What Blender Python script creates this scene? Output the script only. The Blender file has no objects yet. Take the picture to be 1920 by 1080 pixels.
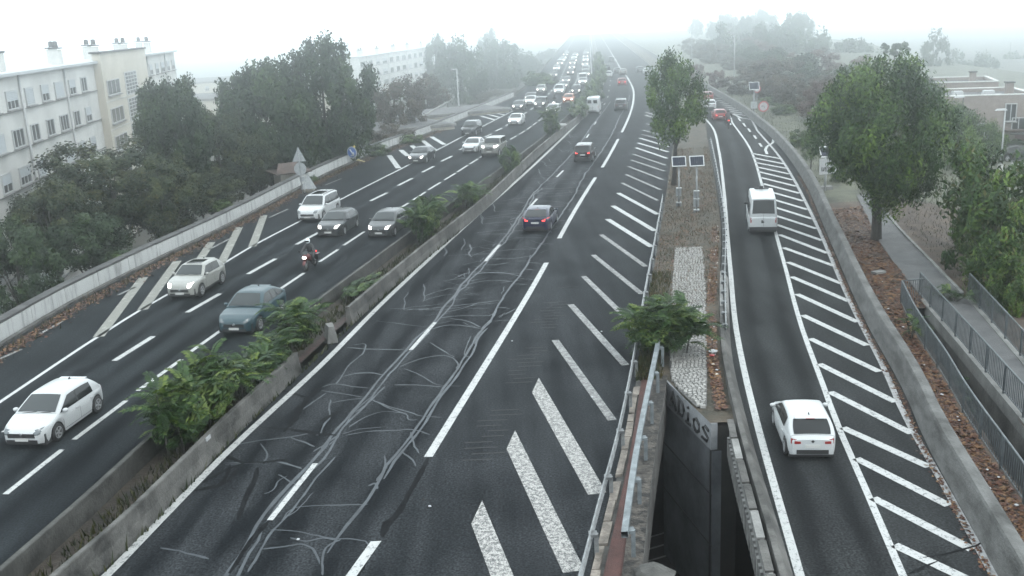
import bpy, math, random
import numpy as np
from mathutils import Vector, Matrix, noise as mnoise

# ------------------------------------------------------------------ camera, sky, sun, exposure
SC = bpy.context.scene
COL = SC.collection
random.seed(7)
F, PITCH, ROLL, H = 1850.0, 0.266, -0.047, 12.6
_cp, _sp, _cr, _sr = math.cos(PITCH), math.sin(PITCH), math.cos(ROLL), math.sin(ROLL)

cam_data = bpy.data.cameras.new('camera')
cam_data.sensor_width = 36.0
cam_data.lens = 36.0 * F / 1920.0
cam_data.clip_start = 0.1
cam_data.clip_end = 5000
cam = bpy.data.objects.new('camera', cam_data)
COL.objects.link(cam)
right = Vector((_cr, _sr * _sp, _sr * _cp))
up = Vector((-_sr, _cr * _sp, _cr * _cp))
back = Vector((0, -_cp, _sp))
M = Matrix((right, up, back)).transposed().to_4x4()
M.translation = (0, 0, H)
cam.matrix_world = M
SC.camera = cam

world = bpy.data.worlds.new('World')
SC.world = world
world.use_nodes = True
wn, wl = world.node_tree.nodes, world.node_tree.links
bg = wn['Background']
sky = wn.new('ShaderNodeTexSky')
sky.sky_type = 'NISHITA'
sky.sun_disc = False
SUN_EL, SUN_AZ = math.radians(52), math.radians(140)
sky.sun_elevation = SUN_EL
sky.sun_rotation = SUN_AZ
sky.air_density = 1.0
sky.dust_density = 4.0
# overcast: the cloud sheet evens the blue sky out to a pale grey white
mixw = wn.new('ShaderNodeMixRGB')
mixw.inputs[0].default_value = 0.86
mixw.inputs[2].default_value = (19.6, 21.8, 22.7, 1)
wl.new(sky.outputs[0], mixw.inputs[1])
wl.new(mixw.outputs[0], bg.inputs[0])
bg.inputs[1].default_value = 0.105

sun_d = bpy.data.lights.new('sun', 'SUN')
sun_d.energy = 0.9
sun_d.angle = math.radians(20)
sun_d.color = (1.0, 0.97, 0.92)
sun = bpy.data.objects.new('sun', sun_d)
COL.objects.link(sun)
sd = Vector((math.sin(SUN_AZ) * math.cos(SUN_EL), math.cos(SUN_AZ) * math.cos(SUN_EL), math.sin(SUN_EL)))
sun.rotation_euler = sd.to_track_quat('Z', 'Y').to_euler()

SC.view_settings.view_transform = 'Standard'
SC.view_settings.look = 'None'
SC.view_settings.exposure = 0.6
SC.view_settings.gamma = 1.0
SC.view_settings.use_curve_mapping = False
SC.cycles.use_denoising = True
SC.cycles.volume_bounces = 8
SC.cycles.max_bounces = 10
SC.cycles.diffuse_bounces = 2
SC.cycles.glossy_bounces = 2
SC.cycles.transparent_max_bounces = 8

# ------------------------------------------------------------------ pixel -> place (1920x1080 measurements)
def ray(u, v):
    a = (u - 960) / F
    b = (540 - v) / F
    x = _cr * a - _sr * b
    y = _sr * a + _cr * b
    return Vector((x, _cp + y * _sp, -_sp + y * _cp))

def G(u, v, z=0.0):
    d = ray(u, v)
    t = (z - H) / d.z
    return Vector((d.x * t, d.y * t, z))

def PY(u, v, Y):
    d = ray(u, v)
    t = Y / d.y
    return Vector((d.x * t, Y, H + d.z * t))

def mpp(Y):
    return Y / (_cp * F)

# ------------------------------------------------------------------ materials
MATS = {}
def tone(c, sat=1.0):
    """darkens base colours, dark ones most, in place of dimmer light at raised exposure"""
    l = .3 * c[0] + .5 * c[1] + .2 * c[2]
    k = .48 + .44 * min(1, l / .75)
    return tuple(max(0.002, (l + (x - l) * sat) * k) for x in c)
def new_mat(name):
    m = bpy.data.materials.new(name)
    m.use_nodes = True
    return m, m.node_tree.nodes, m.node_tree.links, m.node_tree.nodes['Principled BSDF']

def mat(name, c, c2=None, scale=3.0, rough=0.7, metal=0.0, bump=0.0, bscale=None, detail=6.0, coat=0.0, spec=0.5, contrast=(0.35, 0.65), emit=0.0, stretch=None):
    if name in MATS:
        return MATS[name]
    m, n, l, p = new_mat(name)
    if not emit: c = tone(c)
    if c2 is not None: c2 = tone(c2)
    p.inputs['Base Color'].default_value = (*c, 1)
    p.inputs['Roughness'].default_value = rough
    p.inputs['Metallic'].default_value = metal
    p.inputs['Coat Weight'].default_value = coat
    p.inputs['Coat Roughness'].default_value = 0.08
    p.inputs['Specular IOR Level'].default_value = spec
    if emit:
        p.inputs['Emission Color'].default_value = (*c, 1)
        p.inputs['Emission Strength'].default_value = emit
    if c2 is not None or bump:
        tc = n.new('ShaderNodeTexCoord')
        src = tc.outputs['Object']
        if stretch:
            mp = n.new('ShaderNodeMapping')
            mp.inputs['Scale'].default_value = stretch
            l.new(src, mp.inputs[0]); src = mp.outputs[0]
    if c2 is not None:
        t = n.new('ShaderNodeTexNoise')
        t.inputs['Scale'].default_value = scale
        t.inputs['Detail'].default_value = detail
        t.inputs['Roughness'].default_value = 0.65
        l.new(src, t.inputs['Vector'])
        r = n.new('ShaderNodeValToRGB')
        r.color_ramp.elements[0].position = contrast[0]
        r.color_ramp.elements[1].position = contrast[1]
        r.color_ramp.elements[0].color = (*c, 1)
        r.color_ramp.elements[1].color = (*c2, 1)
        l.new(t.outputs['Fac'], r.inputs[0])
        l.new(r.outputs[0], p.inputs['Base Color'])
    if bump:
        t2 = n.new('ShaderNodeTexNoise')
        t2.inputs['Scale'].default_value = bscale or scale * 6
        t2.inputs['Detail'].default_value = 4
        l.new(src, t2.inputs['Vector'])
        b = n.new('ShaderNodeBump')
        b.inputs['Strength'].default_value = bump
        b.inputs['Distance'].default_value = 0.05
        l.new(t2.outputs['Fac'], b.inputs['Height'])
        l.new(b.outputs[0], p.inputs['Normal'])
    MATS[name] = m
    return m

def asphalt(name, base, worn, tint):
    """asphalt: aggregate speckle, blotches, and tyre tracks from the 'wear' attribute"""
    m, n, l, p = new_mat(name)
    tc = n.new('ShaderNodeTexCoord')
    def nz(scale, det, stretch=None):
        t = n.new('ShaderNodeTexNoise'); t.inputs['Scale'].default_value = scale; t.inputs['Detail'].default_value = det
        s = tc.outputs['Object']
        if stretch:
            mp = n.new('ShaderNodeMapping'); mp.inputs['Scale'].default_value = stretch
            l.new(s, mp.inputs[0]); s = mp.outputs[0]
        l.new(s, t.inputs['Vector']); return t.outputs['Fac']
    at = n.new('ShaderNodeAttribute'); at.attribute_name = 'wear'
    def math_(op, a, b):
        k = n.new('ShaderNodeMath'); k.operation = op
        for i, q in enumerate((a, b)):
            if isinstance(q, (int, float)): k.inputs[i].default_value = q
            else: l.new(q, k.inputs[i])
        return k.outputs[0]
    blot = nz(0.35, 5)
    strk = nz(1.0, 4, (1.6, .10, 1))
    w = math_('ADD', at.outputs['Fac'], math_('MULTIPLY', math_('SUBTRACT', blot, 0.5), 1.0))
    w = math_('ADD', w, math_('MULTIPLY', math_('SUBTRACT', strk, 0.5), 1.1))
    r = n.new('ShaderNodeValToRGB')
    r.color_ramp.elements[0].position = 0.15; r.color_ramp.elements[1].position = 0.95
    r.color_ramp.elements[0].color = (*base, 1); r.color_ramp.elements[1].color = (*worn, 1)
    l.new(w, r.inputs[0])
    spk = nz(17, 3)
    r2 = n.new('ShaderNodeValToRGB')
    r2.color_ramp.elements[0].position = 0.34; r2.color_ramp.elements[1].position = 0.68
    r2.color_ramp.elements[0].color = (0.30, 0.30, 0.30, 1); r2.color_ramp.elements[1].color = (*tint, 1)
    l.new(spk, r2.inputs[0])
    mx = n.new('ShaderNodeMixRGB'); mx.blend_type = 'MULTIPLY'; mx.inputs[0].default_value = 1
    l.new(r.outputs[0], mx.inputs[1]); l.new(r2.outputs[0], mx.inputs[2])
    spk2 = nz(9, 3)
    r3 = n.new('ShaderNodeValToRGB')
    r3.color_ramp.elements[0].position = 0.3; r3.color_ramp.elements[1].position = 0.72
    r3.color_ramp.elements[0].color = (0.72, 0.72, 0.72, 1); r3.color_ramp.elements[1].color = (1.25, 1.25, 1.25, 1)
    l.new(spk2, r3.inputs[0])
    mx2 = n.new('ShaderNodeMixRGB'); mx2.blend_type = 'MULTIPLY'; mx2.inputs[0].default_value = 1
    l.new(mx.outputs[0], mx2.inputs[1]); l.new(r3.outputs[0], mx2.inputs[2])
    l.new(mx2.outputs[0], p.inputs['Base Color'])
    p.inputs['Roughness'].default_value = 0.75
    p.inputs['Specular IOR Level'].default_value = 0.02
    b = n.new('ShaderNodeBump'); b.inputs['Strength'].default_value = 0.35; b.inputs['Distance'].default_value = 0.02
    l.new(nz(60, 2), b.inputs['Height']); l.new(b.outputs[0], p.inputs['Normal'])
    MATS[name] = m
    return m

def paintmark(name, c, worn, cover, scale=7.0):
    """road paint with the asphalt showing through where it is worn off"""
    m, n, l, p = new_mat(name)
    tc = n.new('ShaderNodeTexCoord')
    t = n.new('ShaderNodeTexNoise'); t.inputs['Scale'].default_value = scale; t.inputs['Detail'].default_value = 8
    t.inputs['Roughness'].default_value = 0.8
    l.new(tc.outputs['Object'], t.inputs['Vector'])
    r = n.new('ShaderNodeValToRGB')
    r.color_ramp.elements[0].position = cover; r.color_ramp.elements[1].position = cover + 0.06
    r.color_ramp.elements[0].color = (*worn, 1); r.color_ramp.elements[1].color = (*c, 1)
    t2 = n.new('ShaderNodeTexNoise'); t2.inputs['Scale'].default_value = scale / 3; t2.inputs['Detail'].default_value = 5
    l.new(tc.outputs['Object'], t2.inputs['Vector'])
    mm = n.new('ShaderNodeMath'); mm.operation = 'MULTIPLY_ADD'; mm.inputs[1].default_value = .7
    l.new(t.outputs['Fac'], mm.inputs[0])
    m2 = n.new('ShaderNodeMath'); m2.operation = 'MULTIPLY'; m2.inputs[1].default_value = .3
    l.new(t2.outputs['Fac'], m2.inputs[0]); l.new(m2.outputs[0], mm.inputs[2])
    l.new(mm.outputs[0], r.inputs[0]); l.new(r.outputs[0], p.inputs['Base Color'])
    p.inputs['Roughness'].default_value = 0.6
    MATS[name] = m
    return m

def leafmat(name, c1, c2, c3, rough=0.55, transl=0.25):
    """leaves: colour picked per leaf from the 'tint' attribute, some light passing through"""
    if name in MATS: return MATS[name]
    m, n, l, p = new_mat(name)
    c1, c2, c3 = tone(c1, 1.3), tone(c2, 1.3), tone(c3, 1.3)
    at = n.new('ShaderNodeAttribute'); at.attribute_name = 'tint'
    r = n.new('ShaderNodeValToRGB')
    e = r.color_ramp.elements
    e[0].position = 0.0; e[0].color = (*c1, 1)
    e[1].position = 1.0; e[1].color = (*c3, 1)
    k = e.new(0.5); k.color = (*c2, 1)
    l.new(at.outputs['Fac'], r.inputs[0])
    l.new(r.outputs[0], p.inputs['Base Color'])
    p.inputs['Roughness'].default_value = rough
    p.inputs['Specular IOR Level'].default_value = 0.3
    tr = n.new('ShaderNodeBsdfTranslucent'); l.new(r.outputs[0], tr.inputs['Color'])
    ms = n.new('ShaderNodeMixShader'); ms.inputs[0].default_value = transl
    l.new(p.outputs[0], ms.inputs[1]); l.new(tr.outputs[0], ms.inputs[2])
    l.new(ms.outputs[0], n['Material Output'].inputs['Surface'])
    MATS[name] = m
    return m

def glow(name, c, strength):
    return mat(name, c, rough=0.2, emit=strength)

# ------------------------------------------------------------------ mesh builder
class MB:
    def __init__(self):
        self.v, self.f, self.m, self.s = [], [], [], []
    def face(self, idx, mi=0, smooth=False):
        self.f.append(tuple(idx)); self.m.append(mi); self.s.append(smooth)
    def poly(self, pts, mi=0):
        b = len(self.v); self.v += [tuple(p) for p in pts]
        self.face(range(b, b + len(pts)), mi)
    def box(self, c, s, mi=0, rot=None, taper=1.0):
        """box centred at c, full sizes s, optional rotation matrix, top scaled by taper"""
        b = len(self.v)
        for dz in (-.5, .5):
            k = taper if dz > 0 else 1.0
            for dx, dy in ((-.5, -.5), (.5, -.5), (.5, .5), (-.5, .5)):
                q = Vector((dx * s[0] * k, dy * s[1] * k, dz * s[2]))
                if rot is not None: q = rot @ q
                self.v.append((q.x + c[0], q.y + c[1], q.z + c[2]))
        for q in ((3, 2, 1, 0), (4, 5, 6, 7), (0, 1, 5, 4), (1, 2, 6, 5), (2, 3, 7, 6), (3, 0, 4, 7)):
            self.face([b + i for i in q], mi)
    def tube(self, pts, r, n=8, mi=0, cap=True, smooth=True):
        """tube along points; r a number or a list of radii"""
        pts = [Vector(p) for p in pts]
        rs = r if isinstance(r, (list, tuple)) else [r] * len(pts)
        b0 = len(self.v)
        for i, p in enumerate(pts):
            d = (pts[min(i + 1, len(pts) - 1)] - pts[max(i - 1, 0)])
            d = d.normalized() if d.length > 1e-9 else Vector((0, 0, 1))
            a = d.orthogonal().normalized() if abs(d.z) > .9 else d.cross(Vector((0, 0, 1))).normalized()
            c = d.cross(a)
            for k in range(n):
                t = 2 * math.pi * k / n
                q = p + (a * math.cos(t) + c * math.sin(t)) * rs[i]
                self.v.append(tuple(q))
        for i in range(len(pts) - 1):
            for k in range(n):
                k2 = (k + 1) % n
                self.face((b0 + i * n + k, b0 + i * n + k2, b0 + (i + 1) * n + k2, b0 + (i + 1) * n + k), mi, smooth)
        if cap:
            self.face([b0 + k for k in range(n)][::-1], mi)
            e = b0 + (len(pts) - 1) * n
            self.face([e + k for k in range(n)], mi)
    def lathe(self, prof, c=(0, 0, 0), axis='z', n=20, mi=0, smooth=True):
        """profile [(radius, height)] spun about an axis"""
        b = len(self.v)
        for r, h in prof:
            for k in range(n):
                t = 2 * math.pi * k / n
                x, y, z = r * math.cos(t), r * math.sin(t), h
                if axis == 'y': x, y, z = x, h, y
                elif axis == 'x': x, y, z = h, x, y
                self.v.append((x + c[0], y + c[1], z + c[2]))
        for i in range(len(prof) - 1):
            for k in range(n):
                k2 = (k + 1) % n
                self.face((b + i * n + k, b + i * n + k2, b + (i + 1) * n + k2, b + (i + 1) * n + k), mi, smooth)
    def grid(self, rows, mi=0, smooth=True, closed=False):
        b = len(self.v); n = len(rows[0])
        for r in rows: self.v += [tuple(p) for p in r]
        for i in range(len(rows) - 1):
            for k in range(n if closed else n - 1):
                k2 = (k + 1) % n
                self.face((b + i * n + k, b + i * n + k2, b + (i + 1) * n + k2, b + (i + 1) * n + k), mi, smooth)
        return b
    def ellipsoid(self, c, r, n=12, m=8, mi=0, rot=None):
        rows = []
        for i in range(m + 1):
            a = math.pi * i / m
            row = []
            for k in range(n):
                t = 2 * math.pi * k / n
                q = Vector((r[0] * math.sin(a) * math.cos(t), r[1] * math.sin(a) * math.sin(t), r[2] * math.cos(a)))
                if rot is not None: q = rot @ q
                row.append((q.x + c[0], q.y + c[1], q.z + c[2]))
            rows.append(row)
        self.grid(rows, mi, True, closed=True)
    def mesh(self, name, mats, sharp=None):
        me = bpy.data.meshes.new(name)
        me.from_pydata(self.v, [], self.f)
        for x in (mats if isinstance(mats, (list, tuple)) else [mats]): me.materials.append(x)
        me.polygons.foreach_set('material_index', self.m)
        me.polygons.foreach_set('use_smooth', self.s)
        if sharp: me.set_sharp_from_angle(angle=math.radians(sharp))
        me.update()
        return me
    def build(self, name, mats, parent=None, sharp=None, **props):
        return link(name, self.mesh(name, mats, sharp), parent, **props)

def link(name, data, parent=None, loc=None, rz=0.0, **props):
    o = bpy.data.objects.new(name, data)
    COL.objects.link(o)
    if parent is not None: o.parent = parent
    if loc is not None: o.location = loc
    if rz: o.rotation_euler.z = rz
    for k, v in props.items(): o[k] = v
    return o

def thing(name, label, category, loc=(0, 0, 0), rz=0.0, group=None, data=None):
    o = link(name, data, None, loc, rz, label=label, category=category)
    if group: o['group'] = group
    return o

def copy_tree(o, parent=None):
    c = o.copy(); COL.objects.link(c)
    if parent is not None: c.parent = parent
    for ch in o.children: copy_tree(ch, c)
    return c

# ------------------------------------------------------------------ road lines as X(Y)
class Line:
    """a line of the road measured in the photograph, as a smooth X(Y) on height z"""
    def __init__(self, px, z=0.0, ref=None):
        pts = sorted(((lambda p: (p.y, p.x))(G(u, v, z)) for u, v in px))
        y = np.array([p[0] for p in pts]); x = np.array([p[1] for p in pts])
        h = np.diff(y); d = np.diff(x) / h
        mm = np.zeros(len(y))
        mm[1:-1] = (h[1:] * d[:-1] + h[:-1] * d[1:]) / (h[1:] + h[:-1]); mm[0] = d[0]; mm[-1] = d[-1]
        self.y, self.x, self.m, self.ref = y, x, mm, ref
        self.near = (x[min(2, len(x) - 1)] - x[0]) / (y[min(2, len(y) - 1)] - y[0])
    def __call__(self, Y):
        y, x, m = self.y, self.x, self.m
        if Y <= y[0]: return float(x[0] + self.near * (Y - y[0]))
        if Y >= y[-1]:
            if self.ref is not None:
                return float(x[-1] + self.ref(Y) - self.ref(y[-1]))
            return float(x[-1] + m[-1] * (Y - y[-1]))
        i = int(np.searchsorted(y, Y)) - 1
        h = y[i + 1] - y[i]; t = (Y - y[i]) / h
        return float((2*t**3 - 3*t*t + 1) * x[i] + (t**3 - 2*t*t + t) * h * m[i] + (-2*t**3 + 3*t*t) * x[i+1] + (t**3 - t*t) * h * m[i+1])
    def slope(self, Y):
        return (self(Y + .5) - self(Y - .5))
    def heading(self, Y):
        return math.atan2(1.0, self.slope(Y))

def yrange(a, b, step):
    n = max(1, int(math.ceil((b - a) / step)))
    return [a + (b - a) * i / n for i in range(n + 1)]
# ------------------------------------------------------------------ lines of the road
L_main = Line([(200,1080),(420,854),(606,681),(700,585),(833,460),(990,320),(1039,274),(1101,212.5),(1120,190),(1128,168),(1132,150),(1128,133)])
L_mright = Line([(655,1085),(704.6,1016),(803,857),(1025,492),(1048,448),(1117,332),(1129,314),(1159,261),(1166,248),(1188,185),(1188,172),(1179,150),(1163,128),(1157,117)], ref=L_main)
L_t1 = Line([(506.2,975.6),(591.4,869.2),(770,656.5),(816,604.5),(910,490),(990,395),(1045,334),(1105,250),(1136,190)], ref=L_main)
L_medr = Line([(100,1078),(222,976),(315,887),(420,784),(517,696),(600,621),(668,563),(797,457),(887,387),(1009,276),(1097,207)], .8, ref=L_main)
L_medl = Line([(0,1063),(148,935.5),(289,808),(700,483),(773,430),(857,370),(930,320),(1011,261),(1075,205)], .8, ref=L_main)
L_t3 = Line([(10,927),(138.9,824.4),(258,733),(522.8,543),(644,460),(743,394.8),(833,337.5),(880,307),(985,245)], ref=L_main)
L_t2 = Line([(214.4,676.6),(350.8,586),(464.7,514),(555.6,458.5),(694.8,376.7),(746.3,348),(791.7,323),(827.5,302.5),(909,256.7),(940,241)], ref=L_main)
L_ledge = Line([(0,754),(182,632.5),(264,581),(410,499.6),(468,464.5),(555,418.6),(637,375),(763,311),(862,259),(958,210)], ref=L_main)
L_par = Line([(0,642),(102,581),(239,510),(379,443),(660,303),(769,262),(963,182)], ref=L_main)
L_rail = Line([(1088,1078),(1130,917),(1152.6,835.6),(1184,691),(1204,575),(1235,411),(1258,273)], .7, ref=L_main)
L_red = Line([(1136,1078),(1160,969),(1182,865),(1204,724)], .1)
L_beam = Line([(1176.7,1002),(1189.6,902),(1204.4,809.6),(1230,680)], 1.0)
L_rb = Line([(1326,255),(1340,333),(1352,436),(1349,560),(1354,671),(1373,762),(1397,859),(1426,960),(1455,1066)], .3, ref=L_main)
L_rl = Line([(1500,1080),(1419,792),(1403,728),(1383,633),(1369,500),(1357,353),(1348,283),(1336,239),(1313.6,214)], ref=L_main)
L_rr = Line([(1693,1080),(1619,908),(1572,800),(1542,719),(1505,619),(1472,500),(1432,358),(1407,280),(1373,230)], ref=L_main)
L_joint = Line([(1862,1077),(1767,905),(1687,760),(1671,721),(1602,583),(1530.5,420),(1466,300),(1420,245)], ref=L_main)
L_rw = Line([(1920,1044),(1856,938),(1750,760),(1728,713),(1643,571),(1567,420),(1520,325),(1457,247),(1409,208),(1389,194),(1329,160)], .8, ref=L_main)

FAR = 690.0
A_ = mat
ASPH_L = asphalt('asphalt_left', (0.006, 0.0072, 0.0085), (0.021, 0.024, 0.0265), (1.7, 1.75, 1.75))
ASPH_M = asphalt('asphalt_main', (0.006, 0.0072, 0.0084), (0.027, 0.0295, 0.032), (1.9, 1.9, 1.9))
ASPH_R = asphalt('asphalt_ramp', (0.009, 0.0098, 0.0105), (0.027, 0.029, 0.030), (1.8, 1.8, 1.8))
CONC = mat('concrete', (0.12, 0.12, 0.115), (0.27, 0.27, 0.26), 1.2, .85, bump=.4, bscale=14, contrast=(.3, .7))
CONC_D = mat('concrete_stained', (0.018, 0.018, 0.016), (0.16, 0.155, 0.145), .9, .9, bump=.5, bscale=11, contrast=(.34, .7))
CONC_W = mat('concrete_white', (0.15, 0.152, 0.15), (0.42, 0.43, 0.425), .9, .85, bump=.3, bscale=14, contrast=(.28, .5), stretch=(2.5, 2.5, .35))
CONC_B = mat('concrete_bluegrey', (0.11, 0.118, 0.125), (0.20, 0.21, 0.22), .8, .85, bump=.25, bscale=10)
CAP = mat('coping_dark', (0.03, 0.03, 0.03), (0.10, 0.10, 0.10), 2, .9)
SOIL = mat('soil', (0.012, 0.010, 0.008), (0.06, 0.045, 0.033), 1.3, .95, bump=.8, bscale=9)
LITTER = mat('leaf_litter_ground', (0.025, 0.014, 0.010), (0.11, 0.075, 0.05), 1.1, .95, bump=.9, bscale=12)
GRASSY = mat('weedy_ground', (0.018, 0.022, 0.012), (0.10, 0.075, 0.05), 1.1, .95, bump=.9, bscale=10)
TERR = mat('terrain_ground', (0.025, 0.03, 0.02), (0.09, 0.085, 0.07), .12, .95, bump=.5, bscale=3)
PAVE = mat('paving_path', (0.07, 0.072, 0.075), (0.13, 0.13, 0.13), 1.2, .85, bump=.3, bscale=20)
WHITE = paintmark('road_paint_white', (0.27, 0.275, 0.27), (0.07, 0.073, 0.076), .42, 14)
WORN = paintmark('road_paint_worn', (0.27, 0.265, 0.25), (0.04, 0.04, 0.04), .475, 26)
FADED = paintmark('road_paint_faded', (0.16, 0.16, 0.155), (0.04, 0.04, 0.04), .47, 12)
GREYP = paintmark('road_paint_grey', (0.20, 0.20, 0.20), (0.12, 0.12, 0.12), .45, 6)
SEAL = mat('crack_sealant', (0.030, 0.037, 0.045), (0.070, 0.083, 0.095), 1.5, .5, spec=.22)
SEAL_D = mat('crack_sealant_dark', (0.006, 0.0065, 0.0075), (0.015, 0.017, 0.019), 2.5, .8, spec=.05)
STEEL = mat('galvanised_steel', (0.16, 0.17, 0.175), (0.34, 0.355, 0.36), 2.5, .6, metal=.3)
STEEL_B = mat('blue_grey_steel', (0.11, 0.13, 0.14), (0.24, 0.27, 0.285), 3, .6, metal=.2)
REDWALK = mat('red_brown_walk', (0.055, 0.021, 0.017), (0.115, 0.044, 0.036), 2.2, .9, bump=.4, bscale=30)
DARKMETAL = mat('dark_metal', (0.02, 0.022, 0.024), rough=.5, metal=.3)
BLACK = mat('black_rubber', (0.012, 0.012, 0.013), rough=.75)

def slab(name, la, lb, y0, y1, z, m, lanes=(), nx=24, step=2.0, kind='structure', zfun=None, hole=None, **kw):
    """a sheet between two lines, with tyre wear from the lanes it carries"""
    ys = yrange(y0, min(70, y1), step)
    if y1 > 70: ys += yrange(70, y1, step * 2.5)[1:]
    v, f, wear = [], [], []
    for Y in ys:
        a, b = la(Y), lb(Y)
        for i in range(nx + 1):
            x = a + (b - a) * i / nx
            v.append((x, Y, (zfun(x, Y) if zfun else z)))
            w = .55
            for (pa, pb) in lanes:
                q0, q1 = pa(Y), pb(Y)
                t = (x - q0) / max(.5, q1 - q0)
                if -.1 < t < 1.1:
                    w -= .50 * (math.exp(-((t - .24) / .12) ** 2) + math.exp(-((t - .76) / .12) ** 2)) - .12
            wear.append(w)
    for j in range(len(ys) - 1):
        for i in range(nx):
            q = (j*(nx+1)+i, j*(nx+1)+i+1, (j+1)*(nx+1)+i+1, (j+1)*(nx+1)+i)
            if hole and hole(sum(v[k][0] for k in q) / 4, sum(v[k][1] for k in q) / 4): continue
            f.append(q)
    me = bpy.data.meshes.new(name)
    me.from_pydata(v, [], f); me.materials.append(m)
    at = me.attributes.new('wear', 'FLOAT', 'POINT'); at.data.foreach_set('value', wear)
    return link(name, me, None, kind=kind, **kw)

off = lambda l, d: (lambda Y: l(Y) + d)
Y0 = -12.0
# far ground far below the road: the low land the viaduct and the underpass stand on
mb = MB()
N = 30
terr_z = -7.0
mb.grid([[(-900 + 1800 * i / N, -120 + 1500 * j / N, terr_z) for i in range(N + 1)] for j in range(N + 1)])
terrain = mb.build('terrain', TERR, kind='structure')

left_road = slab('left_carriageway', L_par, off(L_medl, -.12), Y0, FAR, 0, ASPH_L, [(L_ledge, L_t2), (L_t2, L_t3), (L_t3, L_medl)], 60)
median = slab('median_soil', off(L_medl, .12), off(L_medr, -.12), Y0, FAR, .16, SOIL, nx=4)
main_road = slab('main_carriageway', L_medr, off(L_rail, .12), Y0, FAR, 0, ASPH_M, [(off(L_main, .2), L_t1), (L_t1, L_mright)], 60)
ramp_road = slab('ramp_road', L_rb, L_rw, Y0, FAR, 0, ASPH_R, [(L_rl, L_rr)], 40)

slab('median_gutter', off(L_medr, -.42), off(L_medr, -.16), Y0, 42, .175, mat('rust_gutter', (.025, .012, .010), (.075, .035, .028), 2.5, .9, bump=.6), nx=2)
# ------------------------------------------------------------------ underpass cut beside the ramp
AB0, AB1 = G(1240, 712), G(1332, 800)
L_deck = off(L_beam, .34)                        # edge of the main road's deck
def wing(Y):                                     # abutment wing wall, from AB1 back to AB0
    t = (Y - AB1.y) / (AB0.y - AB1.y)
    return AB1.x + (AB0.x - AB1.x) * t
def isl_left(Y): return L_rail(Y) + .12 if Y > 36 else L_red(Y) - .75
def isl_right(Y): return L_rb(Y)
# island: soil between the two roads, north of the underpass
slab('traffic_island_soil', lambda Y: L_rail(Y) + .12 if Y > AB0.y else max(wing(Y), L_deck(Y)), isl_right, AB1.y, FAR, .03, GRASSY, nx=10,
     zfun=lambda x, Y: .03 + .10 * mnoise.noise(Vector((x * .6, Y * .5, 0))) * min(1, max(0, (Y - 34) / 6)) + (.18 if Y > 40 else .1))
# bridge deck edge strips on the left of the cut
slab('deck_edge_strip', off(L_rail, .12), off(L_red, -.06), Y0, AB0.y, .02, CONC_D, nx=3)
walk = slab('red_walkway', off(L_red, -.06), off(L_beam, -.12), Y0, AB0.y, .10, REDWALK, nx=4)
slab('deck_ledge', off(L_beam, -.12), L_deck, Y0, AB0.y, .16, mat('rubble_ledge', (.012, .011, .010), (.12, .105, .09), 4, .95, bump=1, bscale=12, contrast=(.42, .66)), nx=2)
mb = MB()
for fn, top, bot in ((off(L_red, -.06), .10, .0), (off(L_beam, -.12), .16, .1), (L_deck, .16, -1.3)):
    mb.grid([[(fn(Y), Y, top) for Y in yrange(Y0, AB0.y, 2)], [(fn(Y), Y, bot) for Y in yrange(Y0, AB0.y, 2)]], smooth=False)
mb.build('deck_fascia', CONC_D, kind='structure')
# concrete pads along the strip (paler slabs broken by dark gaps)
pad = thing('concrete_kerb', 'row of crumbling pale concrete pads between guard rail and red walkway', 'kerb')
rnd = random.Random(4)
Y = 9.0
while Y < 32:
    ln = rnd.uniform(1.6, 3.4)
    mb = MB()
    for k in range(3):
        ya = Y + ln * k / 3; yb = Y + ln * (k + 1) / 3 - .03
        w0, w1 = .08, .30 + rnd.uniform(-.06, .03)
        q = [(L_rail(ya) + w0, ya), (L_rail(ya) + w1, ya), (L_rail(yb) + w1, yb), (L_rail(yb) + w0, yb)]
        z = .10 + rnd.uniform(-.02, .02)
        b = len(mb.v); mb.v += [(x, y, z) for x, y in q] + [(x, y, .0) for x, y in q]
        mb.face((b, b+1, b+2, b+3))
        for e in range(4): mb.face((b+e, b+4+e, b+4+(e+1) % 4, b+(e+1) % 4))
    mb.build('kerb_block', mat('pale_broken_concrete', (0.10, .085, .07), (.33, .29, .25), 2.2, .9, bump=.6), pad)
    Y += ln + rnd.uniform(.05, .5)

# abutment with the painted word
ab = thing('bridge_abutment', 'dark concrete abutment wall of the underpass with ADIOS painted on it', 'abutment')
mb = MB()
d = (AB1 - AB0); dl = d.length; d.normalize()
nrm = Vector((d.y, -d.x, 0)); nrm = nrm if nrm.x < 0 else -nrm
def wallbox(mb, p0, p1, z0, z1, th, side, mi=0):
    q = [p0, p1, p1 + side * th, p0 + side * th]
    b = len(mb.v)
    mb.v += [(p.x, p.y, z0) for p in q] + [(p.x, p.y, z1) for p in q]
    for fc in ((0, 1, 2, 3), (7, 6, 5, 4), (0, 4, 5, 1), (1, 5, 6, 2), (2, 6, 7, 3), (3, 7, 4, 0)): mb.face([b + i for i in fc], mi)
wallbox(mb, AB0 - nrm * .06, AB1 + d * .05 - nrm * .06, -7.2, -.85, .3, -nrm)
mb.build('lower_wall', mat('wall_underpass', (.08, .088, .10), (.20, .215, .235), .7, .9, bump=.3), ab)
mb = MB(); wallbox(mb, AB1 + Vector((.02, .05, 0)), Vector((L_rb(AB1.y) + .1, AB1.y + .05, 0)), -7.2, -.02, .3, Vector((0, 1, 0))); mb.build('return_wall', mat('wall_shade_black', (.008, .008, .008), (.03, .028, .026), 2, .9), ab)  # return wall closes the gap; its near-black colour stands in for shade
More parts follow.
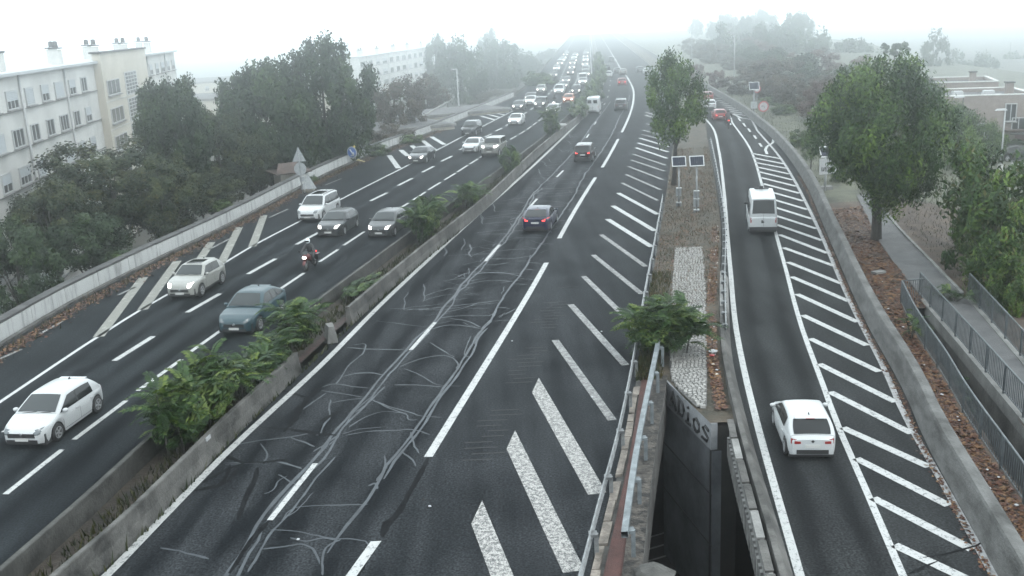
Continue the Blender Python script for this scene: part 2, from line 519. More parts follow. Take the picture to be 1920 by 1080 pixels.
mb = MB(); wallbox(mb, AB0 + d * -.1, AB1 + d * .05, -.78, .12, .22, -nrm); mb.build('cap_panel', mat('panel_bluegrey', (.20, .21, .225), (.34, .355, .37), .8, .85, bump=.25, bscale=10), ab)
for z, wd in ((-2.4, .05), (-4.2, .05)):
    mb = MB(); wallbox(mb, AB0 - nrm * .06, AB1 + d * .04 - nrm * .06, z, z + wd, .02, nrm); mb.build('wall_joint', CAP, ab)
# letters as brush strokes on the panel (s along the wall, t upwards)
strokes = {'A': [[(0, 0), (.10, .5), (.2, .98), (.32, .5), (.42, 0)], [(.08, .36), (.38, .40)]],
           'D': [[(.05, 0), (.06, .95)], [(-.04, .95), (.30, .85), (.42, .5), (.30, .1), (-.02, .0)]],
           'I': [[(.12, 0), (.14, .62)], [(-.02, 0), (.30, .04)], [(.10, .88), (.17, .93)]],
           'O': [[(.2, .0), (.04, .2), (.04, .55), (.2, .72), (.38, .55), (.38, .2), (.2, 0)]],
           'S': [[(.40, .70), (.2, .80), (.05, .62), (.2, .42), (.38, .28), (.30, .05), (.0, .02)]]}
s0 = .92
for ch in 'ADIOS':
    mb = MB()
    for st in strokes[ch]:
        pts = [AB0 + d * (s0 + x * 1.35) + nrm * .012 + Vector((0, 0, -.62 + y * .62)) for x, y in st]
        mb.tube(pts, .052, 6)
    mb.build('painted_letter', mat('black_spray_paint', (.008, .008, .01), rough=.6), ab)
    s0 += .74 if ch != 'I' else .6


# far side of the underpass, below the ramp: dark wall and the ramp's edge panels
rp = thing('ramp_edge_panels', 'precast toothed concrete edge panels hanging on the ramp side of the underpass', 'edge panels')
PANEL = mat('panel_concrete', (.10, .10, .098), (.30, .30, .29), 1.6, .85, bump=.4, bscale=12)
Y = 8.0
while Y < 28.2:
    ln = 1.45
    p0, p1 = Vector((L_rb(Y) - .10, Y, 0)), Vector((L_rb(Y + ln - .05) - .10, Y + ln - .05, 0))
    mb = MB(); wallbox(mb, p0, p1, -.95, .34, .10, Vector((-1, 0, 0)))
    for k in range(5):
        q0 = p0 + (p1 - p0) * (k / 5); q1 = p0 + (p1 - p0) * (k / 5 + .11)
        wallbox(mb, q0 + Vector((-.1, 0, 0)), q1 + Vector((-.1, 0, 0)), -.80, -.15, .07, Vector((-1, 0, 0)))
    mb.build('edge_panel', PANEL, rp)
    mb = MB(); wallbox(mb, p0 + Vector((.02, .04, 0)), p1 + Vector((.02, -.04, 0)), .345, .40, .2, Vector((-1, 0, 0))); mb.build('coping_stone', CONC_D if int(Y * 7) % 3 else CONC, rp)
    Y += ln
mb = MB()
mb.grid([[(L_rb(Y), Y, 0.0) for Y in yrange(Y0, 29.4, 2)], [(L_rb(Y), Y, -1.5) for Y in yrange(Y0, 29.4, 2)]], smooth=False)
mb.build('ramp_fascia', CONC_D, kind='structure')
# low kerb wall on the left of the ramp
kw = thing('ramp_kerb_wall', 'low weathered concrete kerb wall along the left of the ramp', 'kerb wall')
for Ya in yrange(Y0, 46, 3.0)[:-1]:
    mb = MB()
    rows = []
    for Yq in yrange(Ya, Ya + 2.97, 1.0):
        x = L_rb(Yq)
        rows.append([(x, Yq, 0), (x + .02, Yq, .42), (x + .16, Yq, .44), (x + .30, Yq, .22), (x + .42, Yq, .03)])
    mb.grid(rows, smooth=False); mb.build('kerb_segment', CONC_D if Ya < 40 else CONC, kw)

# ground closing the cut at its near end
slab('island_near_soil', L_deck, lambda Y: L_rb(Y), -12, 19.2, .05, LITTER, nx=6)
mb = MB(); mb.grid([[(x, 19.2, .05) for x in (L_deck(19.2), L_rb(19.2))], [(x, 19.2, -7) for x in (L_deck(19.2), L_rb(19.2))]], smooth=False); mb.build('cut_end_wall', CONC_D, kind='structure')
# floor of the underpass: asphalt of the road below
mb = MB(); mb.grid([[(x, Y, -6.9) for x in (-14, -4, 6, 16, 30)] for Y in (0, 15, 30, 45)]); mb.build('underpass_road', mat('asphalt_shade_black', (.006, .006, .007), (.012, .012, .013), 1, .8), kind='structure')  # floor colour taken near black to paint in the shade of the cut
mb = MB()
for k in range(3):
    a, b = G(1215, 1052 - 22 * k, -6.88), G(1330, 1018 - 22 * k, -6.88)
    dd = (b - a).normalized().cross(Vector((0, 0, 1))) * .05
    mb.poly([a - dd, b - dd, b + dd, a + dd])
mb.build('underpass_road_line', GREYP, bpy.data.objects['underpass_road'])

# ------------------------------------------------------------------ right bank, void beside the footbridge
R1 = Line([(1687,563),(1716,624),(1777,721),(1800,763),(1912,932)], .1)          # foot of the bank railing
R2 = Line([(1740,579),(1826,681),(1920,795)], .0)                               # left edge of the footbridge
R3 = Line([(1826,571),(1920,681)], .0)
PATHL = Line([(1720,548),(1712,538),(1650.7,456.7),(1625,405)]); PATHR = Line([(1822,575),(1744,493),(1675,420),(1650,385)])
VOID_Y = 40.3
def bankz(x, Y):
    e = x - (PATHR(Y) + 1.5 if Y < 60 else PATHR(60) + 1.5 + (Y - 60) * .35)
    z = -.03
    if e > 0: z -= min(3.0, e * .22) 
    if e < -1: z += .10 * mnoise.noise(Vector((x * .5, Y * .5, 3)))
    return z
def hole(x, Y): return 12 < Y < VOID_Y and R1(Y) + .12 < x < R2(Y) + .1
slab('right_bank', off(L_rw, .24), lambda Y: L_rw(Y) + 70, Y0, 64, 0, LITTER, nx=110, step=1.0, zfun=bankz, hole=hole)
slab('grass_bank', off(L_rw, .24), lambda Y: L_rw(Y) + 70, 64, 680, 0, mat('bank_turf', (.03, .034, .02), (.12, .125, .08), .5, .95, bump=.8, bscale=6), nx=70, step=2.0, zfun=bankz)
mb = MB()
for fn, z in ((off(R1, .25), .0), (off(R2, .02), -.05)):
    mb.grid([[(fn(Y), Y, z) for Y in yrange(Y0, VOID_Y, 2)], [(fn(Y), Y, -7) for Y in yrange(Y0, VOID_Y, 2)]], smooth=False)
mb.grid([[(x, VOID_Y, -.03) for x in (R1(VOID_Y), R2(VOID_Y) + .3)], [(x, VOID_Y, -7) for x in (R1(VOID_Y), R2(VOID_Y) + .3)]], smooth=False)
mb.build('cut_walls', CONC_D, kind='structure')
# path and footbridge deck
slab('park_path', PATHL, PATHR, VOID_Y + .6, 66, .03, PAVE, nx=6)
fb = thing('footbridge', 'grey concrete footbridge deck carrying the park path beside the ramp', 'footbridge')
mb = MB()
rows = [[(R2(Y) - .02, Y, -.42), (R2(Y) - .02, Y, .05), (R2(Y) + .22, Y, .05), (R2(Y) + .22, Y, .02), (R3(Y) - .1, Y, .02), (R3(Y) - .1, Y, .06), (R3(Y) + .15, Y, .06), (R3(Y) + .15, Y, -.42)] for Y in yrange(Y0, VOID_Y + .8, 1.5)]
mb.grid(rows, smooth=False); mb.build('deck', CONC, fb)
mb = MB(); mb.grid([[(R2(Y) + .24, Y, .03), (R3(Y) - .12, Y, .03)] for Y in yrange(Y0, VOID_Y + .6, 1.5)], smooth=False); mb.build('deck_surface', PAVE, fb)
# paved kerb beside the path
pk = thing('path_kerb', 'thin pale kerb stones lining the right of the park path', 'kerb')
for Ya in yrange(41.5, 62, 1.0)[:-1]:
    mb = MB(); p0 = Vector((PATHR(Ya), Ya, 0)); p1 = Vector((PATHR(Ya + .97), Ya + .97, 0)); wallbox(mb, p0, p1, -.1, .12, .14, Vector((1, 0, 0))); mb.build('kerb_stone', CONC, pk)
# access road and parking in front of the houses
a0, a1, a2, a3 = G(1745, 350, -2.6), G(1800, 385, -2.6), G(1930, 335, -2.6), G(1850, 285, -2.6)
mb = MB()
mb.grid([[G(1690, 335, -2.55), G(1800, 398, -2.55), G(1960, 470, -2.55)], [G(1735, 318, -2.55), G(1850, 352, -2.55), G(2060, 420, -2.55)]], smooth=False)
mb.grid([[G(1735, 300, -2.52), G(1850, 318, -2.52), G(2020, 350, -2.52)], [G(1760, 288, -2.52), G(1870, 296, -2.52), G(2020, 310, -2.52)]], smooth=False)
mb.build('access_road', mat('pale_asphalt', (.16, .16, .165), (.26, .26, .26), .7, .85), kind='structure')

def guard_rail(name, label, fn, y0, y1, zt, step, m, beam=.31, posts=True, box=False, side=-1):
    t = thing(name, label, 'guard rail', (fn(y0), y0, 0))
    o = Vector((fn(y0), y0, 0))
    ys = yrange(y0, y1, 1.5)
    prof = ((0, zt), (.05, zt - .03), (.05, zt - .11), (.0, zt - .15), (.0, zt - .17), (.05, zt - .20), (.05, zt - .28), (0, zt - .31)) if not box else ((0, zt), (.16, zt), (.16, zt - .16), (0, zt - .16), (0, zt))
    segs = [ys[i:i + 4] for i in range(0, len(ys) - 1, 3)]
    for sg in segs:
        if len(sg) < 2: continue
        mb = MB()
        mb.grid([[(fn(Y) + side * px - o.x, Y - o.y, z) for px, z in prof] for Y in sg], smooth=False)
        b = mb.build('rail_beam', m, t)
    mp = MB()
    first = None
    mp.box((0, 0, zt / 2 - .1), (.10, .07, zt - .05)); mp.box((-side * -.08, 0, zt - .14), (.2, .22, .07))
    pm = mp.mesh('rail_post', m)
    Y = y0 + .3
    while Y < y1:
        link('rail_post', pm, t, (fn(Y) - side * .10 - o.x, Y - o.y, 0))
        Y += step
    return t
guard_rail('guard_rail', 'weathered galvanised guard rail on the right edge of the main carriageway', L_rail, 9, 66, .72, 3.0, STEEL)
guard_rail('box_rail', 'blue grey box beam railing beside the red walkway over the underpass', L_beam, 20.6, 34.5, 1.0, 2.6, STEEL_B, box=True)
guard_rail('guard_rail', 'low guard rail with close posts along the left of the ramp beyond the kerb wall', off(L_rb, .22), 37, 96, .66, 1.6, STEEL, side=1)

# ------------------------------------------------------------------ walls and barriers
pw = thing('parapet_wall', 'long stained white concrete parapet along the left carriageway', 'wall')
rr = random.Random(3)
for i, Ya in enumerate(yrange(22, 168, 3.2)[:-1]):
    Yb = Ya + 3.13
    mb = MB(); p0 = Vector((L_par(Ya), Ya, 0)); p1 = Vector((L_par(Yb), Yb, 0))
    wallbox(mb, p0, p1, -.2, .74 + rr.uniform(-.015, .015), .22, Vector((-1, .0, 0))); mb.build('wall_panel', CONC_W, pw)
    mb = MB(); wallbox(mb, p0 + Vector((-.02, 0, 0)), p1 + Vector((-.02, 0, 0)), .76, .86, .5, Vector((-1, 0, 0))); mb.build('coping', CAP, pw)
    mb = MB(); wallbox(mb, p0 + Vector((.42, 0, 0)), p1 + Vector((.42, 0, 0)), .0, .11, .24, Vector((-1, 0, 0))); mb.build('kerb_stone', CONC_D, pw)
mb = MB()
mb.grid([[(L_par(Y) - .3, Y, .3) for Y in yrange(Y0, FAR, 6)], [(L_par(Y) - .5, Y, -7.1) for Y in yrange(Y0, FAR, 6)]], smooth=False)
mb.build('retaining_wall', CONC_D, kind='structure')

def barrier(name, label, fn, face, y0, y1, gap, m, step=6.0, h=.8, catg='barrier'):
    """concrete safety barrier in cast lengths; face=+1 slopes toward +x"""
    t = thing(name, label, catg)
    for Ya in yrange(y0, y1, step)[:-1]:
        if any(a < Ya + step / 2 < b for a, b in gap): continue
        mb = MB()
        rows = []
        for Y in yrange(Ya, Ya + step * .994, 1.5):
            x = fn(Y)
            rows.append([(x + face * q, Y, z) for q, z in ((-.14, -.05), (-.12, h - .02), (-.10, h), (.03, h), (.05, h - .03), (.07, .38), (.13, .12), (.14, -.05))])
        b = mb.grid(rows, smooth=False)
        k = len(rows[0]); e = b + (len(rows) - 1) * k
        mb.face([b + i for i in range(k)]); mb.face([e + i for i in range(k)][::-1])
        mb.build('barrier_length', m, t)
    return t
barrier('concrete_barrier', 'weathered concrete median barrier facing the main carriageway', L_medr, 1, Y0, 172, [(38.3, 40.2)], CONC_D)
barrier('concrete_barrier', 'dark stained concrete median barrier facing the oncoming carriageway', L_medl, -1, Y0, 172, [], mat('concrete_mossy', (.012, .012, .010), (.10, .098, .09), 1.1, .9, bump=.5, bscale=10, contrast=(.36, .74)))
# flared end of the barrier beside the gap
e = G(622, 640)
fl = thing('barrier_end', 'stained flared barrier end standing at the gap in the median', 'barrier end', (e.x, e.y, 0), 1.9)
mb = MB(); mb.grid([[(x, q * .26 * (1 + x * .5), z) for q, z in ((-1, 0), (-.5, .72), (.5, .72), (1, 0))] for x in (-.3, .1, .3)], smooth=False); mb.face((0, 1, 2, 3)); mb.face((11, 10, 9, 8))
mb.build('end_block', CONC, fl)

# bank wall right of the ramp
rwl = thing('ramp_wall', 'smooth grey concrete wall along the right of the ramp', 'wall')
for Ya in yrange(Y0, 172, 5.0)[:-1]:
    mb = MB()
    rows = []
    for Y in yrange(Ya, Ya + 4.98, 1.7):
        x = L_rw(Y)
        rows.append([(x + q, Y, z) for q, z in ((-.34, 0), (-.14, .72), (-.10, .78), (.0, .80), (.16, .80), (.2, .78), (.22, -.4))])
    b = mb.grid(rows, smooth=False); k = 7; ee = b + (len(rows) - 1) * k
    mb.face([b + i for i in range(k)]); mb.face([ee + i for i in range(k)][::-1])
    mb.build('wall_length', mat('ramp_wall_concrete', (.04, .04, .037), (.16, .16, .155), 1.3, .9, bump=.5, bscale=12, stretch=(1, .6, 2)), rwl)

# railings with close bars
def railing(name, label, fn, y0, y1, z0, h, m, bar=.13):
    t = thing(name, label, 'railing')
    pts = [Vector((fn(Y), Y, z0)) for Y in yrange(y0, y1, .5)]
    mb = MB(); mb.tube([p + Vector((0, 0, h)) for p in pts], .035, 6); mb.build('top_rail', m, t)
    mb = MB(); mb.tube([p + Vector((0, 0, .10)) for p in pts], .025, 6); mb.build('bottom_rail', m, t)
    mb = MB()
    s = 0.0
    for a, b in zip(pts[:-1], pts[1:]):
        n = max(1, int((b - a).length / bar))
        for i in range(n):
            p = a + (b - a) * (i / n)
            mb.box((p.x, p.y, z0 + h / 2 + .05), (.022, .022, h - .1))
    mb.build('bars', m, t, kind='stuff')
    pm = MB(); pm.box((0, 0, h / 2), (.06, .06, h)); me = pm.mesh('post', m)
    for Y in yrange(y0, y1, 2.0): link('post', me, t, (fn(Y), Y, z0))
    return t
RAILM = mat('railing_blue_grey', (.05, .062, .068), (.13, .15, .16), 4, .5, metal=.2)
railing('park_railing', 'blue grey bar railing at the edge of the leaf covered bank', R1, Y0 + 1, VOID_Y + .2, .08, 1.0, RAILM)
railing('park_railing', 'blue grey bar railing on the near side of the footbridge', off(R2, .1), Y0 + 1, VOID_Y + 1.5, .05, 1.0, RAILM)
railing('park_railing', 'blue grey bar railing on the far side of the footbridge under the tree', off(R3, .03), Y0 + 1, 41.2, .06, 1.0, RAILM)
rt = thing('park_railing', 'short railing return closing the gap at the end of the bank', 'railing')
mb = MB(); pa, pb = Vector((R1(VOID_Y + .2), VOID_Y + .2, .08)), Vector((R2(VOID_Y + .2), VOID_Y + .3, .08))
mb.tube([pa + Vector((0, 0, 1)), pb + Vector((0, 0, 1))], .03, 6); mb.build('top_rail', RAILM, rt)
mb = MB()
for i in range(10): q = pa + (pb - pa) * (i / 10); mb.box((q.x, q.y, .58), (.022, .022, .95))
mb.build('bars', RAILM, rt, kind='stuff')

# ------------------------------------------------------------------ markings
def mark_strip(name, fn, y0, y1, w, z, m, parent, step=2.0):
    mb = MB()
    mb.grid([[(fn(Y) - w / 2, Y, z), (fn(Y) + w / 2, Y, z)] for Y in yrange(y0, y1, step)], smooth=False)
    return mb.build(name, m, parent)
def stripe(parent, u0, v0, u1, v1, w, m, z=.008, name='hatch_stripe', cut=0.0):
    a, b = G(u0, v0), G(u1, v1)
    d = (b - a).normalized(); n = Vector((-d.y, d.x, 0)) * w / 2
    sh = Vector((0, 0, 0))
    if cut:                                  # near end cut along the road, far end square
        e = Vector((L_mright.slope(a.y), 1, 0)).normalized(); k = (w / 2) / max(.2, abs(e.dot(n.normalized())))
        sgn = 1 if e.dot(n) > 0 else -1
        s0_, s1_ = a - e * k * sgn, a + e * k * sgn
    else: s0_, s1_ = a - n, a + n
    mb = MB(); mb.poly([(p.x, p.y, z) for p in (s0_, b - n, b + n, s1_)])
    return mb.build(name, m, parent)
def G_y(px): return G(*px).y
def dashes(parent, fn, firsts, length, period, y1, w, m, name='lane_dash'):
    Y = firsts
    n = 0
    while Y < y1 and n < 60:
        sl = math.hypot(1, fn.slope(Y))
        mark_strip(name, fn, Y, Y + length / sl, w, .008, m, parent, 1.0)
        Y += period / sl; n += 1
# left carriageway
mark_strip('edge_line', L_ledge, Y0, FAR, .17, .008, paintmark('road_paint_dull', (.29, .295, .295), (.10, .10, .10), .40), left_road)
d2 = [(214.4,676.6,287.3,630.8),(350.8,586,412.8,550.6),(464.7,514,516.7,485.2),(555.6,458.5,604,432.5),(630.5,414,666,394),(694.8,376.7,725.9,361.5),(746.3,348,772.9,334.4),(791.7,323,813.5,311.9),(827.5,302.5,847.5,292.7),(862,281,880,271.5),(888,268,902,260.5),(909.4,256.7,922.5,250.6),(929.2,245.8,941.7,240.2)]
for q in d2: stripe(left_road, *q, .26, WHITE, name='lane_dash')
dashes(left_road, L_t2, 122, 3.2, 6.9, 330, .24, WHITE)
a = G(214.4, 676.6); dashes(left_road, L_t2, a.y - 13.9, 3.2, 6.95, a.y - 2, .26, WHITE)
d3 = [(10,927,116.7,843),(138.9,824.4,236.3,751.5),(258.1,733,340.5,674),(357,660,428,610),(441,602,506,556),(520,545.5,570,512),(599,491,633.6,468),(644.4,460,683,434.5),(694,427,731,402.5),(743,394.8,766,380.7),(771.9,376.7,798,360),(803,356,826,342),(833.3,337.5,854,325),(857.3,322.5,877,310),(880.6,307.3,896.3,298),(899,296,913,287.5)]
for q in d3: stripe(left_road, *q, .19, WHITE, name='lane_dash')
dashes(left_road, L_t3, G_y((913,287.5)) + 1.5, 3.2, 4.7, 230, .17, WHITE)
a = G(10, 927); dashes(left_road, L_t3, a.y - 13.8, 3.2, 4.6, a.y - 2, .19, WHITE)
lh = [(922,481,633,864),(1140,376,915,690),(1359,254,1215,470),(1538,158,1422,390),(1697,82,1622,283)]
for q in lh:
    q = [q[0] / 3.4286, 380 + q[1] / 3.4286, q[2] / 3.4286, 380 + q[3] / 3.4286]
    stripe(left_road, *q, .50, mat('road_paint_cream', (.34, .34, .30), (.18, .18, .155), 2.2, .6, contrast=(.3, .45)))
for q in [(142,678,227,795),(247,630,312,685),(345,590,392,628),(446,547,550,630),(523,511,640,582),(960,322,1095,360),(990,300,1140,338),(1030,280,1180,315),(1075,258,1215,290),(1110,240,1250,270)]:
    q = [700 + q[0] / 4.8, 150 + q[1] / 4.8, 700 + q[2] / 4.8, 150 + q[3] / 4.8]
    stripe(left_road, *q, .50 if q[0] < 900 else .42, WHITE)
for q in [(0,673,40,655),(75,626,118,602),(222,553,255,538),(392,468,430,448),(505,408,540,392),(560,389,590,374),(610,347,640,335)]:
    stripe(left_road, *q, .16, FADED, name='edge_dash')
mark_strip('edge_line', off(L_medl, -.75), 95, FAR, .18, .008, WHITE, left_road)
# main carriageway
mark_strip('edge_line', L_main, Y0, FAR, .25, .008, WHITE, main_road)
for q in [(506.2,975.6,591.4,869.2),(770,656.5,816,604.5),(910,490,936.5,459),(988,394,1007,373),(1044,332,1056,320)]:
    stripe(main_road, *q, .17, WHITE, name='lane_dash')
dashes(main_road, L_t1, G_y((1044, 332)) + 13.0, 3.2, 13.0, 330, .17, WHITE)
for a, b in [((655,1085),(707,1015)),((803,857),(1020,493)),((1050,447),(1114,333)),((1128,314),(1157,261))]:
    ya, yb = G(*a).y, G(*b).y
    mark_strip('edge_dash', L_mright, ya, yb, .27, .008, WHITE, main_road)
mark_strip('edge_line', L_mright, G(1166, 248).y, FAR, .27, .008, WHITE, main_road)
mark_strip('edge_dash', L_mright, Y0, 14, .27, .008, WHITE, main_road)
# wide worn hatching
for u0, v0, u1, v1, w, m in [(1004,722,1120,926,.52,WORN),(958,824,1076,1072,.52,WORN),(894,960,985,1190,.52,WORN),(1041,638,1148,788,.30,FADED),(1070,571,1173,685,.30,FADED),(1094,518,1194,616,.28,FADED),(1112,478,1203,551,.28,FADED),(1127,440,1211,500,.28,FADED),
    (1139,411,1222,463,.36,WHITE),(1149,386,1228,433,.36,WHITE),(1159,362,1233,402,.34,WHITE),(1166,343,1233,376,.24,FADED),(1173,327,1239,356,.24,FADED),(1178,312,1243,337,.24,FADED),(1183,300,1246,321,.24,FADED),(1187,289,1248,310,.24,FADED),(1192,277,1251,297,.30,WHITE),(1196,268,1253,285,.30,WHITE),(1199,259,1253,275,.30,WHITE),(1203,252,1243,262,.24,FADED),(1205,244,1236,252,.24,FADED),(1210,216,1247,227,.3,WORN),(1210,210,1247,222,.3,WORN),(1212,232,1240,240,.25,FADED)]:
    stripe(main_road, u0, v0, u1, v1, w, m, cut=-.35 if w > .5 else 0)
# ramp
mark_strip('edge_line', L_rl, Y0, 150, .22, .008, WHITE, ramp_road)
mark_strip('edge_line', L_rr, Y0, 125, .19, .008, WHITE, ramp_road)
mark_strip('joint_line', L_joint, Y0, 125, .20, .006, GREYP, ramp_road)
rs = [(1408,285.6,1465,297.8),(1411,293.6,1470,307.5),(1415,302.8,1474.7,315.8),(1417.8,311,1480,326.4),(1421.4,320,1486,337.5),(1425.6,331,1492.8,349.4),(1429.7,342.5,1499,362.5),(1434,355,1506,377),(1438.5,369,1513.6,393),(1443,384,1522.8,410.6),(1449,401,1531,429),(1454.5,419,1541,451),(1460,438,1551.7,475),(1467.8,462.5,1563.6,498.6),(1476,489.5,1577.8,532),(1483,517,1591.7,565),(1493,549.5,1608,604),(1504,589,1626,648),(1518,633,1648.7,697),(1534.7,680.6,1679,754),(1555,733,1710,813),(1579,800,1742,875.6),(1604.4,857.8,1779,948),(1636,932,1823.7,1031),(1676,1020,1880,1118),(1722,1118,1960,1220)]
for i, q in enumerate(rs): stripe(ramp_road, q[0] + 1, q[1] + 2, q[2], q[3], .30 if i > 7 else .32, WHITE)
for k in range(8):
    u, v = 1340 + k * 5.0, 184 + k * 4.2
    stripe(ramp_road, u, v, u + 24 + k * 2, v + 2.5 + k * .4, .30, WHITE)
for u, v in [(1386,223.6),(1395.5,234),(1404.7,244),(1415.8,257),(1426,271.7)]:
    stripe(ramp_road, u - 2, v - 3, u + 2.2, v + 3.2, .22, WHITE, name='lane_dash')
cv = [G(*q) for q in [(1374,214),(1390,221),(1409.4,224.4),(1426,232),(1441,247),(1450.6,259.7),(1449,268),(1438,275),(1435,281),(1438.6,289)]]
mb = MB(); rows = []
for i, p in enumerate(cv):
    dd = (cv[min(i + 1, len(cv) - 1)] - cv[max(0, i - 1)]).normalized(); n = Vector((-dd.y, dd.x, 0)) * .12
    rows.append([(p.x - n.x, p.y - n.y, .008), (p.x + n.x, p.y + n.y, .008)])
mb.grid(rows, smooth=False); mb.build('curved_line', WHITE, ramp_road)
mb = MB()
# rumble texture strips right of the shoulder line
for k in range(46):
    Y = 27 + k * .42
    x = L_mright(Y) + 1.55 + .25 * math.sin(k * 1.7)
    if (k // 5) % 3 == 2: continue
    mb.box((x, Y, .007), (.85 + .2 * math.sin(k), .045, .004))
mb.build('scrape_marks', mat('scraped_asphalt', (.030, .030, .030), (.05, .05, .05), 5, .9), main_road, kind='stuff')

# ------------------------------------------------------------------ sealed cracks
def ribbon(mb, pts, w, z=.004):
    rows = []
    for i, p in enumerate(pts):
        a, b = pts[max(0, i - 1)], pts[min(len(pts) - 1, i + 1)]
        dx, dy = b[0] - a[0], b[1] - a[1]; l = math.hypot(dx, dy) or 1
        ww = w * (1 if 0 < i < len(pts) - 1 else .4) / 2 * (1 + .55 * mnoise.noise(Vector((p[0] * 2.1, p[1] * 2.1, w * 50))))
        rows.append([(p[0] + dy / l * ww, p[1] - dx / l * ww, z), (p[0] - dy / l * ww, p[1] + dx / l * ww, z)])
    mb.grid(rows, smooth=False)
rk = random.Random(11)
def wig(fn, y0, y1, amp, step=.8, seed=0):
    return [(fn(Y) + amp * (mnoise.noise(Vector((Y * .45, seed, 0))) * 1.3 + .5 * mnoise.noise(Vector((Y * 1.7, seed + 9, 0)))), Y) for Y in yrange(y0, y1, step)]
crA = Line([(430,1078),(507,948),(567,885),(622,818.5),(685,744),(722,700),(759,659),(817,597),(867,533),(907,490),(947,443),(977,400),(1000,363),(1023,340),(1075,285),(1110,235)], ref=L_main)
crB = Line([(641,998),(681.5,948),(722,878),(767,822),(796,778),(833,726),(859,689),(889,641),(918.5,600),(953,543),(977,513),(997,483),(1047,410),(1070,377),(1097,327),(1118,298),(1143,259),(1161.6,219.4)], ref=L_main)
mb, md = MB(), MB()
zc = [0.0038]
def nz_(): 
    zc[0] += .0000045
    return zc[0]
ribbon(mb, wig(crA, 18, 150, .10, .7, 1), .105, nz_())
ribbon(mb, wig(off(crA, .22), 18, 75, .16, .6, 2), .08, nz_())
ribbon(mb, wig(crB, 22, 160, .10, .7, 4), .10, nz_())
ribbon(mb, wig(off(crB, .16), 26, 40, .12, .6, 5), .10, nz_())
Y = 43.0
while Y < 118:
    k = rk.random()
    xa, xb = crA(Y), crB(Y)
    if k < .62:       # ladder rung between the two long cracks
        sag = rk.uniform(-.7, .7); tilt = rk.uniform(-.9, .9)
        t1 = rk.choice((1, 1, 1, rk.uniform(.5, 1.25)))
        pts = [(xa + (xb - xa) * t * t1, Y + tilt * t + sag * math.sin(math.pi * t) + .06 * mnoise.noise(Vector((t * 9, Y, 0)))) for t in [i / 12 for i in range(13)]]
        ribbon(mb, pts, rk.uniform(.04, .075), nz_())
    if k > .35:       # branch out to the left lane
        ln = rk.uniform(.8, 2.7); tilt = rk.uniform(-1.4, .6)
        pts = [(xa - ln * t, Y + .4 + tilt * t * t + .14 * mnoise.noise(Vector((t * 6, Y + 4, 2)))) for t in [i / 9 for i in range(10)]]
        ribbon(mb, pts, rk.uniform(.035, .07), nz_())
        if rk.random() < .45:
            x0, y0 = pts[-1]
            ribbon(mb, [(x0 + .25 * mnoise.noise(Vector((t * .8, Y, 5))) - .05 * t, y0 + t * rk.choice((1, 1))) for t in [i * .4 for i in range(9)]], rk.uniform(.05, .09), nz_())
    if rk.random() < .22:
        x0 = xb; ln = rk.uniform(.4, 1.1)
        ribbon(mb, [(x0 + ln * t, Y - .3 * t * t) for t in (0, .3, .6, 1)], .08, nz_())
    Y += rk.uniform(.4, 1.4) * (1 + Y / 140)
TR = """705,30 790,33 870,35;663,68 720,75 815,87;885,40 930,30 980,12;858,60 930,52 1010,52 1035,35;830,95 880,82 930,83 985,92;890,62 940,68 985,88;577,150 640,155 750,157;595,142 630,140 625,165 610,180 580,205 555,245 540,262;560,240 600,230 650,228 685,235;495,272 540,262 590,270 640,275;495,282 560,292 625,303;530,320 570,312 630,305;525,310 520,340 522,365 505,385 495,410 480,420;720,265 790,265 870,272;750,215 800,235 840,260 880,268 925,268;735,210 800,185 860,175 895,180 915,200 910,215;830,135 870,160 905,180;650,310 700,330 770,350 800,360 865,365;665,318 700,335 755,355 765,372 790,372;580,395 620,370 680,348 760,352;560,415 610,402 680,395;570,420 640,408 720,405 775,402 830,418;770,410 780,445 795,475;740,470 770,490 785,515;215,455 280,440 400,425 470,412;400,425 440,440 475,455;310,445 325,470 325,495 290,505 200,510;200,505 280,503 345,500 400,510 435,522;690,480 690,520 665,560;370,690 400,650 440,638 520,635 640,632;340,710 420,715 520,735 630,745 632,790;310,770 400,760 440,755 475,775 490,815;555,740 510,765 498,815 500,850;400,735 450,745 500,735 540,740;0,765 60,775 150,800;430,345 470,318 510,290;540,485 480,550 430,620 380,680 340,720 300,790 270,840;650,300 600,345 560,400 545,425 520,450;640,290 590,350 550,395 520,430 495,460;690,270 660,300 640,320 600,350;955,115 945,140 935,170 950,180;960,115 975,118 965,140;545,420 500,452 470,470;640,575 660,568 668,585;390,545 365,560 345,590 320,600;365,540 395,560 430,575;470,595 420,650 390,670;1035,35 1020,60 985,95"""
for k, q in enumerate(TR.split(';')):
    pts = [G(300 + float(a.split(',')[0]) / 1.638, 560 + float(a.split(',')[1]) / 1.638) for a in q.split()]
    fine = []
    for i in range(len(pts) - 1):
        p0, p1, p2, p3 = pts[max(0, i - 1)], pts[i], pts[i + 1], pts[min(len(pts) - 1, i + 2)]
        for t in (0, .25, .5, .75):
            c_ = .5 * (2 * p1 + (p2 - p0) * t + (2 * p0 - 5 * p1 + 4 * p2 - p3) * t * t + (3 * p1 - p0 - 3 * p2 + p3) * t ** 3)
            fine.append((c_.x + .035 * mnoise.noise(Vector((c_.x * 3, c_.y * 3, k))), c_.y + .035 * mnoise.noise(Vector((c_.y * 3, c_.x * 3, k + 5)))))
    fine.append((pts[-1].x, pts[-1].y))
    ribbon(mb, fine, rk.uniform(.04, .075), nz_())
Y = 40.0
